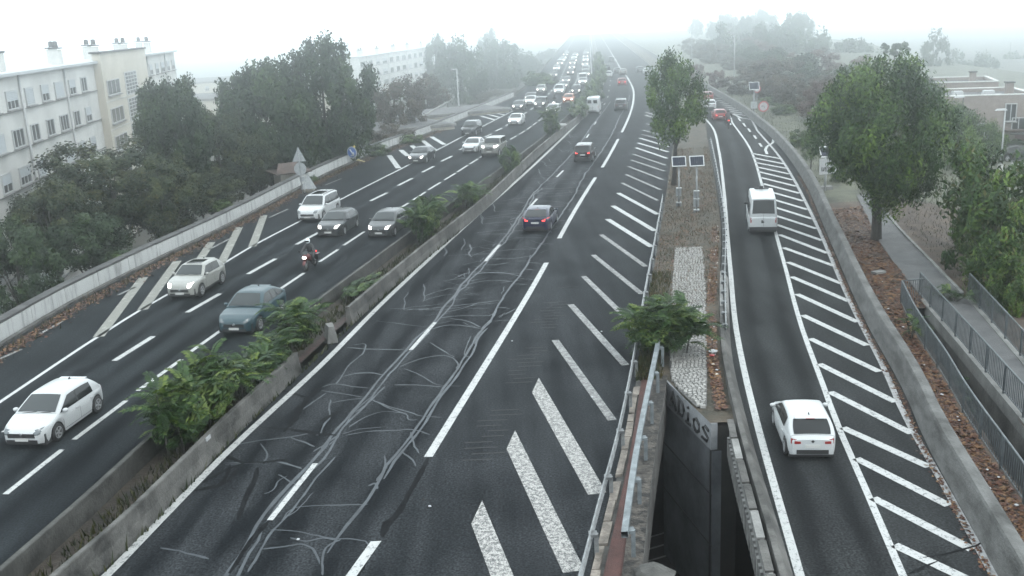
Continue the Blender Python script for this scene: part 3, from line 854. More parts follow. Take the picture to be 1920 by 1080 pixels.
while Y < 100:            # fine hairline web round the long cracks
    x0 = (crA if rk.random() < .6 else crB)(Y) + rk.uniform(-.5, .5)
    dx, dy = rk.uniform(-1.3, 1.3), rk.uniform(-1.0, 1.6)
    ribbon(mb, [(x0 + dx * t + .10 * mnoise.noise(Vector((t * 8, Y, 6))), Y + dy * t + .10 * mnoise.noise(Vector((t * 8, Y, 8)))) for t in [i / 7 for i in range(8)]], rk.uniform(.025, .05), nz_())
    Y += rk.uniform(.12, .5) * (1 + Y / 150)
mb.build('sealed_cracks', SEAL, main_road, kind='stuff')
dk = [[(489,801),(545,805),(587,813),(630,816)],[(431,871),(425,893),(410,911),(379,915)],[(483,877),(477,902),(459,938),(446,975)],[(562,771),(556,786),(544,798),(532,810)],[(803,858),(790,885),(775,912),(762,935),(748,960),(728,985),(716,1008)],[(733,972),(722,985),(716,1005)],[(420,854),(455,868),(500,866),(540,862)],[(380,905),(425,880),(460,868)],[(365,920),(405,914),(430,900),(445,880)],[(560,760),(556,780),(540,798)],[(600,725),(575,750),(545,800)],[(640,770),(600,790)],[(690,1040),(668,1080)],[(962,457),(952,468)],[(506,975),(470,1015),(430,1075)],[(575,745),(540,735),(505,730)]]
for q in dk:
    pts = [(G(*p).x, G(*p).y) for p in q]
    fine = []
    for a, b in zip(pts[:-1], pts[1:]): fine += [(a[0] + (b[0] - a[0]) * t + .03 * mnoise.noise(Vector((t * 7, a[1], 0))), a[1] + (b[1] - a[1]) * t) for t in (0, .33, .66)]
    ribbon(md, fine + [pts[-1]], .15, .0056 + .00001 * len(md.f))
md.build('dark_sealed_cracks', SEAL_D, main_road, kind='stuff')
md = MB()
for q in [[(1730,1046),(1770,1040),(1800,1032),(1830,1024),(1850,1012)],[(1700,1078),(1735,1062),(1760,1052)]]:
    ribbon(md, [(G(*p).x, G(*p).y) for p in q], .06, .0125)
md.build('dark_sealed_cracks', SEAL_D, ramp_road, kind='stuff')
md = MB()
for q in [[(140,826),(180,800),(255,795)],[(95,885),(125,858),(175,845)],[(230,790),(285,800),(300,785)]]:
    ribbon(md, [(G(*p).x, G(*p).y) for p in q], .05, .0056)
md.build('dark_sealed_cracks', SEAL_D, left_road, kind='stuff')
# ------------------------------------------------------------------ vehicles
def paint(name, c, rough=.32, metal=0.0):
    return mat('paint_' + name, c, rough=rough, metal=metal, coat=.12, spec=.35)
P_WHITE = paint('white', (.42, .435, .44)); P_SILVER = paint('silver', (.30, .305, .285), .35, .2); P_GREY = paint('dark_grey', (.032, .037, .040), .3, .1)
P_BLUE = paint('blue_grey', (.034, .072, .088), .4, .0); P_NAVY = paint('navy', (.012, .017, .05), .28, .0); P_BLACK = paint('black', (.012, .013, .014), .25)
P_RED = paint('red', (.24, .018, .018)); P_DRED = paint('deep_red', (.13, .014, .014)); P_ORANGE = paint('orange', (.45, .13, .05)); P_MID = paint('mid_grey', (.050, .055, .058), .35, .1); P_BEIGE = paint('pale_grey', (.22, .22, .205), .35, .2)
GLASS = mat('car_glass', (.006, .008, .009), rough=.08, spec=.30); GLASS_W = mat('windscreen_glass', (.014, .022, .024), rough=.16, spec=.45)
CHROME = mat('chrome', (.6, .62, .63), rough=.2, metal=.9); TRIM = mat('black_trim', (.014, .014, .015), rough=.55)
RIM = mat('alloy_rim', (.42, .43, .44), rough=.35, metal=.6); PLATE = mat('plate_white', (.45, .45, .435), rough=.5)
HL_ON = glow('headlamp_lit', (1.0, .96, .90), 3.2); HL_OFF = mat('headlamp_clear', (.16, .18, .19), rough=.12, metal=.2); TL_ON = glow('tail_lamp_lit', (1.0, .06, .05), 1.6)
TL_OFF = mat('tail_lamp_red', (.32, .012, .012), rough=.2); AMBER = mat('amber_lens', (.6, .22, .02), rough=.2)

def lerp(a, b, t): return a + (b - a) * t
def prof(keys, x):
    if x <= keys[0][0]: return keys[0][1]
    for (x0, z0), (x1, z1) in zip(keys[:-1], keys[1:]):
        if x <= x1:
            t = (x - x0) / (x1 - x0) if x1 > x0 else 0
            t = t * t * (3 - 2 * t) * .5 + t * .5
            return lerp(z0, z1, t)
    return keys[-1][1]

WHEELS = {}
def wheel_meshes(R, w):
    k = (round(R, 3), w)
    if k not in WHEELS:
        t = MB(); t.lathe([(R * .62, -w / 2), (R * .92, -w / 2), (R, -w / 2 + .03), (R, w / 2 - .03), (R * .92, w / 2), (R * .62, w / 2)], axis='y', n=20)
        tm = t.mesh('wheel', BLACK)
        r = MB(); r.lathe([(R * .66, w / 2 + .004), (R * .58, w / 2 + .012), (R * .57, w / 2 - .05)], axis='y', n=20)
        for i in range(5):
            a = 2 * math.pi * i / 5
            c = Vector((math.cos(a), 0, math.sin(a))) * R * .34
            r.box((c.x, w / 2 - .012, c.z), (R * .56, .03, R * .17), rot=Matrix.Rotation(-a, 3, 'Y'))
        r.lathe([(.0, w / 2 + .012), (R * .16, w / 2 + .01), (R * .16, w / 2 - .04)], axis='y', n=10)
        r.lathe([(.0, w / 2 - .06), (R * .6, w / 2 - .06)], axis='y', n=16, mi=1)
        rm = r.mesh('rim', [RIM, TRIM], 40)
        WHEELS[k] = (tm, rm)
    return WHEELS[k]

BASE = dict(L=4.05, W=1.75, Hh=1.45, wb=2.58, fo=.82, R=.325, sill=.20, belt=.91, cowl=.94, nose=.64, hoodf=.79, tailz=.95, wsb=1.06, wst=.24, rte=-1.35, rtb=-1.85,
            roofw=.73, bpil=-.22, sroof=None, rails=False, lights=False, brake=False, grille=(1.0, .15, .53), intake=(1.15, .14, .31), cladding=False, hl=(.40, .17), tl=(.34, .19), spoiler=True, bar=0)
def spec(**k):
    d = dict(BASE); d.update(k); return d
SPEC = dict(
    hatch=spec(), hatch_old=spec(Hh=1.47, L=4.05, belt=.95, rte=-1.3),
    coupe_suv=spec(L=4.55, W=1.86, Hh=1.62, wb=2.72, fo=.90, R=.36, sill=.24, belt=1.05, cowl=1.03, nose=.74, hoodf=.93, tailz=1.08, wsb=1.02, wst=.25, rte=-1.05, rtb=-2.02, cladding=True, hl=(.46, .15), roofw=.70, bpil=-.30),
    crossover=spec(L=4.13, W=1.77, Hh=1.57, wb=2.53, fo=.84, R=.345, sill=.25, belt=1.03, cowl=1.05, nose=.80, hoodf=.97, tailz=1.02, wsb=.92, wst=.25, rte=-1.30, rtb=-1.82, cladding=True, sroof=(.15, -.75), bpil=-.35, hl=(.34, .16)),
    mpv=spec(L=4.85, W=1.90, Hh=1.72, wb=2.92, fo=.93, R=.335, sill=.24, belt=1.02, cowl=1.03, nose=.76, hoodf=.92, tailz=1.05, wsb=1.34, wst=.55, rte=-1.95, rtb=-2.28, sroof=(.35, -1.1), rails=True, bpil=-.10, roofw=.74),
    compact=spec(L=4.25, W=1.80, Hh=1.48, wb=2.61, fo=.87, R=.32, belt=.97, cowl=.98, nose=.74, hoodf=.87, wsb=1.05, wst=.25, rte=-1.35, rtb=-1.92),
    suv=spec(L=4.5, W=1.86, Hh=1.68, wb=2.68, fo=.90, R=.36, sill=.27, belt=1.08, cowl=1.08, nose=.84, hoodf=1.0, tailz=1.1, wsb=.98, wst=.38, rte=-1.75, rtb=-2.1, rails=True, cladding=True),
    sedan=spec(L=4.65, W=1.82, Hh=1.44, wb=2.75, fo=.90, R=.33, belt=.95, cowl=.95, nose=.70, hoodf=.84, tailz=1.02, wsb=.95, wst=.15, rte=-1.05, rtb=-1.72, spoiler=False),
    fastback=spec(L=4.75, W=1.86, Hh=1.46, wb=2.85, fo=.92, R=.345, belt=.96, cowl=.97, nose=.70, hoodf=.86, tailz=1.05, wsb=.95, wst=.12, rte=-1.15, rtb=-2.12),
    jeep=spec(L=4.6, W=1.88, Hh=1.84, wb=2.95, fo=.72, R=.40, sill=.40, belt=1.25, cowl=1.22, nose=1.12, hoodf=1.18, tailz=1.25, wsb=.80, wst=.55, rte=-2.0, rtb=-2.2, roofw=.84, cladding=True, hl=(.20, .20), grille=(.8, .36, .88), spoiler=False),
    minibus=spec(L=5.9, W=2.02, Hh=2.62, wb=3.55, fo=.98, R=.36, sill=.30, belt=1.30, cowl=1.28, nose=.92, hoodf=1.12, tailz=1.32, wsb=2.35, wst=1.45, rte=-2.72, rtb=-2.9, roofw=.82, bpil=.9, hl=(.3, .3), tl=(.14, .46), spoiler=False, bar=1),
    van=spec(L=5.5, W=2.0, Hh=2.5, wb=3.4, fo=.95, R=.35, sill=.30, belt=1.28, cowl=1.25, nose=.92, hoodf=1.10, tailz=1.3, wsb=2.2, wst=1.35, rte=-2.62, rtb=-2.72, roofw=.88, bpil=.8, tl=(.12, .4), spoiler=False, bar=2),
)

class CarGeom:
    def __init__(s, d):
        s.d = d; L = d['L']
        s.h = L / 2
        s.top = [(-s.h, d['tailz'] - .12), (-s.h + .10, d['tailz']), (d['rtb'], d['belt'] + .02), (d['wsb'], d['cowl']), (s.h - .45, d['hoodf']), (s.h - .08, d['nose'] + .05), (s.h, d['nose'] - .05)]
        s.xf = s.h - d['fo']; s.xr = s.xf - d['wb']
    def hw(s, x):
        e = abs(x) / s.h
        q = 0
        if e > .60: q = ((e - .60) / .40) ** 2.4
        k = (.26 if x > 0 else .18) if s.d['bar'] == 0 and s.d['belt'] < 1.2 else .10
        return s.d['W'] / 2 * (1 - k * q) 
    def ztop(s, x): return prof(s.top, x)
    def fx(s, y, front=True):
        """where the rounded front (or tail) stands at half width y"""
        for i in range(40):
            x = s.h - .02 - i * .025
            k = .93 if front else .95
            if s.hw(x if front else -x) * k >= y: return x if front else -x
        return x if front else -x
    def zbot(s, x):
        d = s.d; z = d['sill']
        if x > s.h - .25: z = lerp(z, d['sill'] + .05, (x - s.h + .25) / .25)
        if x < -s.h + .25: z = lerp(z, d['sill'] + .10, (-s.h + .25 - x) / .25)
        Ra = d['R'] * 1.17
        for c in (s.xf, s.xr):
            if abs(x - c) < Ra: z = max(z, d['R'] + math.sqrt(Ra * Ra - (x - c) ** 2))
        return z
    def groof(s, x):
        d = s.d; rz = d['Hh'] - .03
        b = d['belt']
        if x >= d['wst']:
            t = (d['wsb'] - x) / (d['wsb'] - d['wst']); t = max(0, min(1, t))
            return lerp(d['cowl'], rz - .03, t ** .92)
        if x <= d['rte']:
            t = (x - d['rtb']) / (d['rte'] - d['rtb']); t = max(0, min(1, t))
            return lerp(b, rz - .06, t ** .85)
        m = (d['wst'] + d['rte']) / 2 + .15; k = (x - m) / ((d['wst'] - d['rte']) / 2 + .2)
        return rz - .06 * k * k if x < m else rz - .03 * k * k
    def gw(s, x, z):
        d = s.d
        t = max(0, min(1, (z - d['belt']) / (d['Hh'] - d['belt'])))
        wb = min(s.hw(x), d['W'] / 2) * .965
        e = 1.0
        if x < -s.h * .6: e = 1 - .06 * ((-x / s.h - .6) / .4) ** 2
        return lerp(wb, d['W'] / 2 * d['roofw'] * e, t ** 1.25)
    def sidey(s, x, z):
        """half width of the body side at height z"""
        zb, zt = s.zbot(x), s.ztop(x)
        t = (z - zb) / max(.05, zt - zb)
        return s.hw(x) * (.955 + .045 * math.sin(min(1, max(0, t)) * math.pi * .9 + .25))

def car(kind, col, name='car', detail=True, **ov):
    d = dict(SPEC[kind]); d.update(ov)
    g = CarGeom(d); h = g.h
    root = bpy.data.objects.new(name, None); COL.objects.link(root); root.empty_display_size = .3
    # stations
    xs = set()
    for i in range(27): xs.add(round(-h + 2 * h * i / 26, 3))
    for c in (g.xf, g.xr):
        Ra = d['R'] * 1.17
        for a in range(0, 9): xs.add(round(c + Ra * math.cos(math.pi * a / 8) * .999, 3))
    for q in (h - .02, h - .06, -h + .02, -h + .07): xs.add(round(q, 3))
    xs = sorted(xs)
    mb = MB(); rows = []
    for x in xs:
        hw, zb, zt = g.hw(x), g.zbot(x), g.ztop(x)
        e = 1.0
        if x > h - .06: e = .95 if x < h - .01 else .90
        if x < -h + .07: e = .965 if x > -h + .01 else .93
        hw *= e
        sh = zt - .07
        half = [(hw * .955, zb)] + [(hw * (.955 + .045 * math.sin(t * math.pi * .9 + .25)), lerp(zb, sh, t)) for t in (.3, .62)] + [(hw * .985, sh), (hw * .93, zt - .012), (hw * .80, zt + .006), (hw * .4, zt + .018), (0, zt + .022)]
        rows.append([(x, y, z) for y, z in half] + [(x, -y, z) for y, z in half[-2::-1]])
    b = mb.grid(rows); k = len(rows[0])
    mb.face([b + i for i in range(k)][::-1]); e = b + (len(rows) - 1) * k; mb.face([e + i for i in range(k)])
    # greenhouse shell
    gx = sorted({round(v, 3) for v in [d['rtb'] + .02] + [lerp(d['rtb'] + .02, d['rte'], i / 5) for i in range(6)] + [lerp(d['rte'], d['wst'], i / 7) for i in range(8)] + [lerp(d['wst'], d['wsb'] - .02, i / 6) for i in range(7)]})
    rows = []
    for x in gx:
        zt = g.groof(x); zt = max(zt, d['belt'] + .01)
        zs = max(d['belt'] - .02, zt - .07)
        half = [(g.gw(x, d['belt']), d['belt'] - .05), (g.gw(x, lerp(d['belt'], zs, .5)), lerp(d['belt'] - .05, zs, .5)), (g.gw(x, zs), zs), (g.gw(x, zt) - .03, zt - .015), (g.gw(x, zt) - .10, zt + .005), (g.gw(x, zt) * .45, zt + .022), (0, zt + .028)]
        rows.append([(x, y, z) for y, z in half] + [(x, -y, z) for y, z in half[-2::-1]])
    b = mb.grid(rows); k = len(rows[0])
    mb.face([b + i for i in range(k)][::-1]); e = b + (len(rows) - 1) * k; mb.face([e + i for i in range(k)])
    mb.build('body', col, root, sharp=38)
    # dark underside and wheel wells
    mb = MB(); mb.box((0, 0, d['sill'] + .13), (d['L'] - .34, d['W'] * .88, .40)); 
    for c in (g.xf, g.xr): mb.box((c, 0, d['R'] + .14), (d['R'] * 2.2, d['W'] * .86, d['R'] * 1.3))
    mb.build('underbody', BLACK, root)
    # wheels
    tm, rm = wheel_meshes(d['R'], .21)
    for x in (g.xf, g.xr):
        for sd_ in (1, -1):
            w = link('wheel', tm, root, (x, sd_ * (d['W'] / 2 * .985 - .11), d['R']), 0 if sd_ > 0 else math.pi)
            link('rim', rm, w)
    # glass
    def gpatch(name, u0, u1, v0, v1, front, m, n=7, o=.014):
        mb = MB(); rows = []
        for i in range(n):
            t = lerp(u0, u1, i / (n - 1))
            x = lerp(d['wsb'], d['wst'], t) if front else lerp(d['rtb'], d['rte'], t)
            zt = max(g.groof(x), d['belt'] + .01); w = g.gw(x, zt) - v0
            row = []
            for j in range(7):
                y = lerp(-w, w, j / 6); q = abs(y) / max(.01, g.gw(x, zt))
                zz = zt + .028 - .028 * q * q
                row.append((x + (o if front else -o), y, zz + o))
            rows.append(row)
        mb.grid(rows); return mb.build(name, m, root)
    gpatch('windshield', .08, .93, .115, 0, True, GLASS_W)
    if d['bar'] != 2: gpatch('rear_window', .06 if kind not in ('minibus', 'jeep', 'mpv', 'suv') else .12, .90, .125, 0, False, GLASS)
    def spatch(name, x0, x1, lo, hi, m, sgn, o=.010, nx=7, cutf=None):
        mb = MB(); rows = []
        for i in range(nx):
            x = lerp(x0, x1, i / (nx - 1))
            zt = g.groof(x) - hi; z0 = d['belt'] + lo
            zt = max(zt, z0 + .005)
            rows.append([(x, sgn * (g.gw(x, z) + o), z) for z in (z0, lerp(z0, zt, .33), lerp(z0, zt, .66), zt)])
        mb.grid(rows); return mb.build(name, m, root)
    bp = d['bpil']
    for sgn in (1, -1):
        if d['bar'] == 2:
            spatch('side_window', bp + .1, d['wsb'] - .16, .03, .10, GLASS, sgn)
        elif d['bar'] == 1:
            for a, b_ in ((bp + .05, d['wsb'] - .18), (-.75, bp - .05), (-2.45, -.85)): spatch('side_window', a, b_, .04, .45 if a < .5 else .3, GLASS, sgn)
        else:
            spatch('side_window', bp + .035, d['wsb'] - .13, .025, .085, GLASS, sgn)
            spatch('side_window', d['rte'] + .18, bp - .035, .025, .085, GLASS, sgn)
            spatch('window_pillar', bp - .045, bp + .045, .02, .09, TRIM, sgn, o=.006, nx=3)
            if d['L'] > 4.4 and kind != 'sedan': spatch('side_window', lerp(d['rtb'], d['rte'], .45), d['rte'] + .12, .04, .11, GLASS, sgn, nx=5)
    # lights, grille, plates
    zn = d['nose']
    lit = HL_ON if d['lights'] else HL_OFF
    hlw, hlh = d['hl']
    for sgn in (1, -1):
        mb = MB(); rows = []
        for i in range(6):
            t = i / 5
            y = lerp(.50, 1.0, t) * d['W'] / 2 * .985
            y = min(y, d['W'] / 2 * .912); x = g.fx(y)
            zc = zn - .03 + .08 * t
            hh = hlh * (.55 + .45 * math.sin(math.pi * min(1, .2 + t * .8)))
            sl = .10 if d['belt'] < 1.2 else .02
            rows.append([(x + .022, sgn * (y + .014), zc - hh / 2), (x + .02, sgn * (y + .014), zc), (x - sl, sgn * (y + .010), zc + hh / 2 + .02)])
        mb.grid(rows); mb.build('headlight', lit, root)
        mb = MB(); rows = []
        tw, th = d['tl']
        for i in range(5):
            t = i / 4
            y = lerp(1 - tw * 1.5, .95, t) * d['W'] / 2 * .975
            y = min(y, d['W'] / 2 * (.86 + .07 * t)); x = g.fx(y, False)
            zc = d['tailz'] - .12 - th * .3 + .03 * t
            hh = th * (.6 + .4 * t)
            rows.append([(x - .022, sgn * (y + .014), zc - hh / 2), (x - .024, sgn * (y + .014), zc), (x - .005, sgn * (y + .012), zc + hh / 2)])
        mb.grid(rows); mb.build('tail_light', TL_ON if d['brake'] else TL_OFF, root)
        mb = MB(); xm = d['wsb'] - .30
        mb.ellipsoid((xm, sgn * (d['W'] / 2 * .97 + .10), d['belt'] + .07), (.09, .11, .075), 10, 6)
        mb.box((xm, sgn * (d['W'] / 2 * .95), d['belt'] + .02), (.06, .14, .04))
        mb.build('door_mirror', col if d['bar'] != 1 else TRIM, root)
        if detail:
            # doors: a proud skin with a dark seam and a handle
            for a, b_ in (((bp, d['wsb'] - .22), (max(g.xr + d['R'] * .55, d['rte'] - .1), bp)) if d['bar'] == 0 else ((bp, d['wsb'] - .25),)):
                z0, z1 = d['sill'] + .10, d['belt'] - .035
                def skin(xa, xb, za, zb_, o):
                    return [[(x, sgn * (g.sidey(x, z) + o), z) for z in (za, lerp(za, zb_, .5), zb_)] for x in (xa, (xa + xb) / 2, xb)]
                md = MB()
                for (xa, xb, za, zb_) in ((a - .008, a + .008, z0, z1), (b_ - .008, b_ + .008, z0, z1), (a, b_, z0 - .008, z0 + .008)): md.grid(skin(xa, xb, za, zb_, .006), mi=0)
                dr = md.build('door', TRIM, root)
                mh = MB(); xh = a + .16; mh.box((xh, sgn * (g.sidey(xh, z1 - .12) + .012), z1 - .12), (.2, .03, .035)); mh.build('handle', col, dr)
    gw_, gh_, gz = d['grille']
    mb = MB(); mb.box((h + .004, 0, min(gz, zn - .09)), (.03, gw_, gh_), taper=1); 
    if kind == 'jeep':
        for i in range(7): mb.box((h + .012, -.36 + .12 * i, gz), (.03, .05, gh_ * .9), 1)
    mb.build('grille', [TRIM, col], root)
    iw, ih, iz = d['intake']
    mb = MB(); mb.box((h + .003, 0, iz), (.03, iw, ih)); mb.build('lower_intake', TRIM, root)
    mb = MB(); mb.box((h + .026, 0, min(gz, zn - .1) - .14 if kind != 'jeep' else .62), (.016, .48, .11)); mb.build('number_plate', PLATE, root)
    mb = MB(); mb.box((-h - .012, .0 if d['bar'] != 1 else .35, d['tailz'] - .34 if d['bar'] == 0 else .48), (.016, .50, .11)); mb.build('number_plate', PLATE, root)
    mb = MB(); mb.box((-h - .004, 0, d['sill'] + .20), (.05, d['W'] * .62, .15)); mb.build('rear_bumper_trim', TRIM, root)
    mb = MB(); mb.lathe([(0, .012), (.06, .008), (.065, 0)], (h + .016, 0, min(gz + .05, zn - .03)), 'x', 4 if kind in ('hatch', 'hatch_old') else 12, smooth=False); mb.build('emblem', CHROME, root)
    mb = MB(); mb.lathe([(0, -.012), (.055, -.008), (.06, 0)], (-h - .014, 0, d['tailz'] - .16 if d['bar'] == 0 else .95), 'x', 4 if kind in ('hatch', 'hatch_old') else 12, smooth=False); mb.build('emblem', TRIM, root)
    if d['cladding']:
        for sgn in (1, -1):
            mb = MB(); mb.grid([[(x, sgn * (g.sidey(x, z) + .012), z) for z in (d['sill'] - .01, d['sill'] + .12)] for x in [lerp(g.xr + d['R'] * 1.15, g.xf - d['R'] * 1.15, i / 6) for i in range(7)]]); mb.build('side_cladding', TRIM, root)
    if d['sroof']:
        a, b_ = d['sroof']; mb = MB(); mb.grid([[(x, y, g.groof(x) + .034 - .028 * (y / .9) ** 2) for y in (-.42, -.2, 0, .2, .42)] for x in [lerp(a, b_, i / 5) for i in range(6)]]); mb.build('sunroof', GLASS, root)
    if d['rails']:
        for sgn in (1, -1):
            mb = MB(); mb.tube([(x, sgn * (g.gw(x, d['Hh']) - .06), g.groof(x) + z) for x, z in ((d['wst'] - .05, .0), (d['wst'] - .2, .06), (d['rte'] + .3, .06), (d['rte'] + .1, .0))], .022, 6); mb.build('roof_rail', TRIM if col is P_WHITE else CHROME, root)
    if d['spoiler']:
        mb = MB(); x = d['rte']; mb.box((x - .03, 0, g.groof(x) + .012), (.20, d['W'] * d['roofw'] * .80, .03)); mb.build('spoiler', col, root)
        mb = MB(); mb.box((x - .135, 0, g.groof(x) + .012), (.012, .3, .02)); mb.build('brake_lamp', TL_OFF, root)
    if detail and d['bar'] == 0:
        mb = MB(); x = d['rte'] + .18; mb.box((x, 0, g.groof(x) + .06), (.12, .03, .07), taper=.5); mb.build('antenna', TRIM, root)
        mb = MB(); 
        for y in (-.25, .3): mb.box((d['wsb'] - .03, y, d['cowl'] + .05), (.03, .55, .015), rot=Matrix.Rotation(.1, 3, 'X'))
        mb.build('wiper', TRIM, root)
    if d['bar'] == 1:
        mb = MB(); mb.box((.75, 0, d['Hh'] + .05), (.14, 1.0, .07)); mb.box((.95, 0, d['Hh'] + .10), (.26, .28, .2)); mb.build('roof_vent', TRIM, root)
        mb = MB(); mb.box((d['rtb'] + .12, 0, d['Hh'] - .18), (.10, .55, .06)); mb.build('brake_lamp', TRIM, root)
        mb = MB(); mb.box((-h - .008, 0, .95), (.012, .014, 1.2)); mb.box((-h - .01, .08, .98), (.03, .12, .2)); mb.build('rear_door_seam', TRIM, root)
        mb = MB(); mb.box((-h - .02, 0, .50), (.12, 1.9, .22)); mb.build('rear_bumper', TRIM, root)
    if d['bar'] == 2:
        mb = MB(); mb.box((-h - .008, 0, 1.4), (.012, .02, 1.9)); mb.build('rear_door_seam', TRIM, root)
        for sgn in (1, -1):
            mb = MB(); mb.box((d['rtb'] - .012, sgn * .45, 1.9), (.014, .6, .5)); mb.build('rear_window', GLASS, root)
    return root

CARS_L = 'vehicles driving towards the camera on the left carriageway'
CARS_M = 'vehicles driving away on the main carriageway'
CARS_R = 'vehicles driving away on the ramp'
def put(root, u, v, line, away, label, category, group, sc=1.0, name=None, dyaw=0.0):
    p = G(u, v)
    root.location = p
    a = line.heading(p.y) + (0 if away else math.pi) + dyaw
    root.rotation_euler = (0, 0, a)
    root.scale = (sc, sc, sc)
    root['label'] = label; root['category'] = category; root['group'] = group
    if name: root.name = name
    return root

# nearest first; (u, v) is the middle of the footprint on the road
put(car('hatch', P_WHITE), 108, 800, L_t2, False, 'white hatchback nearest the lower left corner, headlights off', 'car', CARS_L, .93)
put(car('coupe_suv', P_BLUE), 478, 604, L_t3, False, 'blue grey sloping-roof SUV passing the leafy median shrubs', 'car', CARS_L, .93)
put(car('crossover', P_SILVER, lights=True, hl=(.30, .2)), 372, 544, L_t2, False, 'silver crossover with dark sunroof and lit headlights beside the cream hatching', 'car', CARS_L, .93)
put(car('mpv', P_WHITE), 600, 405, L_t2, False, 'white people carrier with black sunroof and roof rails', 'car', CARS_L, .93)
put(car('compact', P_GREY, lights=True), 636, 434, L_t2, False, 'dark grey hatchback with lit headlights beside the white people carrier', 'car', CARS_L, .93)
put(car('compact', P_MID, lights=True, L=4.35), 729, 435, L_t3, False, 'mid grey hatchback with lit headlights close to the median wall', 'car', CARS_L, .93)
put(car('fastback', P_GREY, lights=True), 792, 302, L_t2, False, 'dark saloon with lit headlights beside the white striped hatching', 'car', CARS_L, .93)
put(car('sedan', P_WHITE), 889, 283, L_t2, False, 'white saloon driving beside the off-road vehicle with square grille', 'car', CARS_L, .93)
put(car('jeep', P_BEIGE, lights=True), 927, 290, L_t3, False, 'boxy grey green off-road vehicle with wide square grille', 'off-road car', CARS_L, .93)
put(car('suv', P_BLACK, lights=False), 885, 252, L_t2, False, 'black SUV with roof rails ahead of the hatched area', 'car', CARS_L, .93)
put(car('sedan', P_WHITE, lights=True, L=4.5), 969, 233, L_t2, False, 'white saloon alone in the middle lane with lit headlights', 'car', CARS_L, .93)
put(car('compact', P_WHITE, lights=True), 1038, 214, L_t3, False, 'white hatchback followed closely by a motorcyclist', 'car', CARS_L, .93)
put(car('compact', P_MID, lights=True), 974, 206, L_t2, False, 'grey hatchback with bright headlights at the far hatching', 'car', CARS_L, .93)
put(car('sedan', P_WHITE, lights=True), 996, 196, L_t2, False, 'white saloon with bright headlights behind the grey hatchback at the far hatching', 'car', CARS_L, .93)
put(car('suv', P_MID, lights=True), 1015, 202, L_t2, False, 'grey SUV with bright headlights between two white cars', 'car', CARS_L, .93)
put(car('compact', P_ORANGE, lights=True), 1067, 193, L_t3, False, 'orange hatchback with lit headlights by the median', 'car', CARS_L, .93)
put(car('suv', P_BLACK, lights=True), 1081, 177, L_t3, False, 'black SUV with lit headlights behind the orange hatchback', 'car', CARS_L, .93)
put(car('mpv', P_WHITE, lights=True), 1049, 176, L_t2, False, 'tall white car with lit headlights left of the black SUV', 'car', CARS_L, .93)
put(car('van', P_WHITE, lights=True), 1093, 157, L_t3, False, 'white van leading the queue in the lane next to the median', 'van', CARS_L, .8)
# the queue that fades into the fog
qrnd = random.Random(5)
PN = ['white hatchback', 'mid grey saloon', 'white SUV', 'pale grey people carrier', 'black saloon', 'silver small car']
protos = [car('compact', P_WHITE, detail=False, lights=True), car('sedan', P_MID, detail=False, lights=True), car('suv', P_WHITE, detail=False, lights=True), car('mpv', P_BEIGE, detail=False, lights=True), car('sedan', P_BLACK, detail=False, lights=True), car('hatch', P_SILVER, detail=False, lights=True)]
used = set()
def lane_x(k, Y):
    a, b = L_t2(Y), L_t3(Y); w = b - a
    return (a - w * .5, a + w * .5, b + w * .5)[k]
for k in range(3):
    Y = (158, 172, 190)[k]
    while Y < 345:
        i = qrnd.randrange(len(protos))
        o = protos[i] if i not in used else copy_tree(protos[i])
        used.add(i)
        o.location = (lane_x(k, Y) + qrnd.uniform(-.2, .2), Y, 0)
        o.rotation_euler = (0, 0, L_t2.heading(Y) + math.pi)
        o.scale = (.93,) * 3
        o['label'] = PN[i] + ' with headlights lit, ' + ('early' if Y < 215 else 'midway' if Y < 275 else 'last') + ' in the foggy queue, ' + ('parapet side lane', 'middle lane', 'median side lane')[k]
        o['category'] = 'car'; o['group'] = 'queue of cars fading into the fog'; o.name = 'queued_car'
        Y += qrnd.uniform(11, 28)
# main carriageway
put(car('fastback', P_NAVY, brake=True), 1014, 424, L_t1, True, 'dark navy car with bright red tail lights, nearest on the main carriageway', 'car', CARS_M, .93)
put(car('suv', P_BLACK, brake=True, rails=False), 1097, 299, L_mright, True, 'black SUV with lit red tail lights further up the main carriageway', 'car', CARS_M, .93)
put(car('van', P_WHITE), 1114, 211, L_main, True, 'white panel van next to the median bend', 'van', CARS_M, .86)
put(car('suv', P_MID), 1165, 206, L_mright, True, 'plain grey SUV beside the curving white edge line', 'car', CARS_M, .93)
put(car('compact', P_RED, brake=True), 1166, 160, L_mright, True, 'red hatchback with lit tail lights fading in the fog', 'car', CARS_M, .93)
put(car('hatch', P_WHITE), 1141, 145, L_main, True, 'small white car in the left lane far up the main carriageway', 'car', CARS_M, .93)
put(car('sedan', P_GREY), 1157, 138, L_t1, True, 'grey saloon in the fog beyond the red hatchback', 'car', CARS_M, .93)
put(car('sedan', P_BEIGE), 1168, 140, L_mright, True, 'pale saloon hugging the far edge line in the fog', 'car', CARS_M, .93)
put(car('compact', P_GREY), 1138, 131, L_main, True, 'dark hatchback ahead of the small white car in the fog', 'car', CARS_M, .93)
put(car('suv', P_GREY), 1146, 117, L_t1, True, 'grey SUV almost lost in the fog on the main carriageway', 'car', CARS_M, .93)
put(car('sedan', P_WHITE), 1213, 139, L_mright, True, 'white saloon on the merging lane beyond the island tree', 'car', CARS_M, .93)
put(car('compact', P_GREY), 1200, 136, L_mright, True, 'grey hatchback on the merging lane beyond the island tree', 'car', CARS_M, .93)
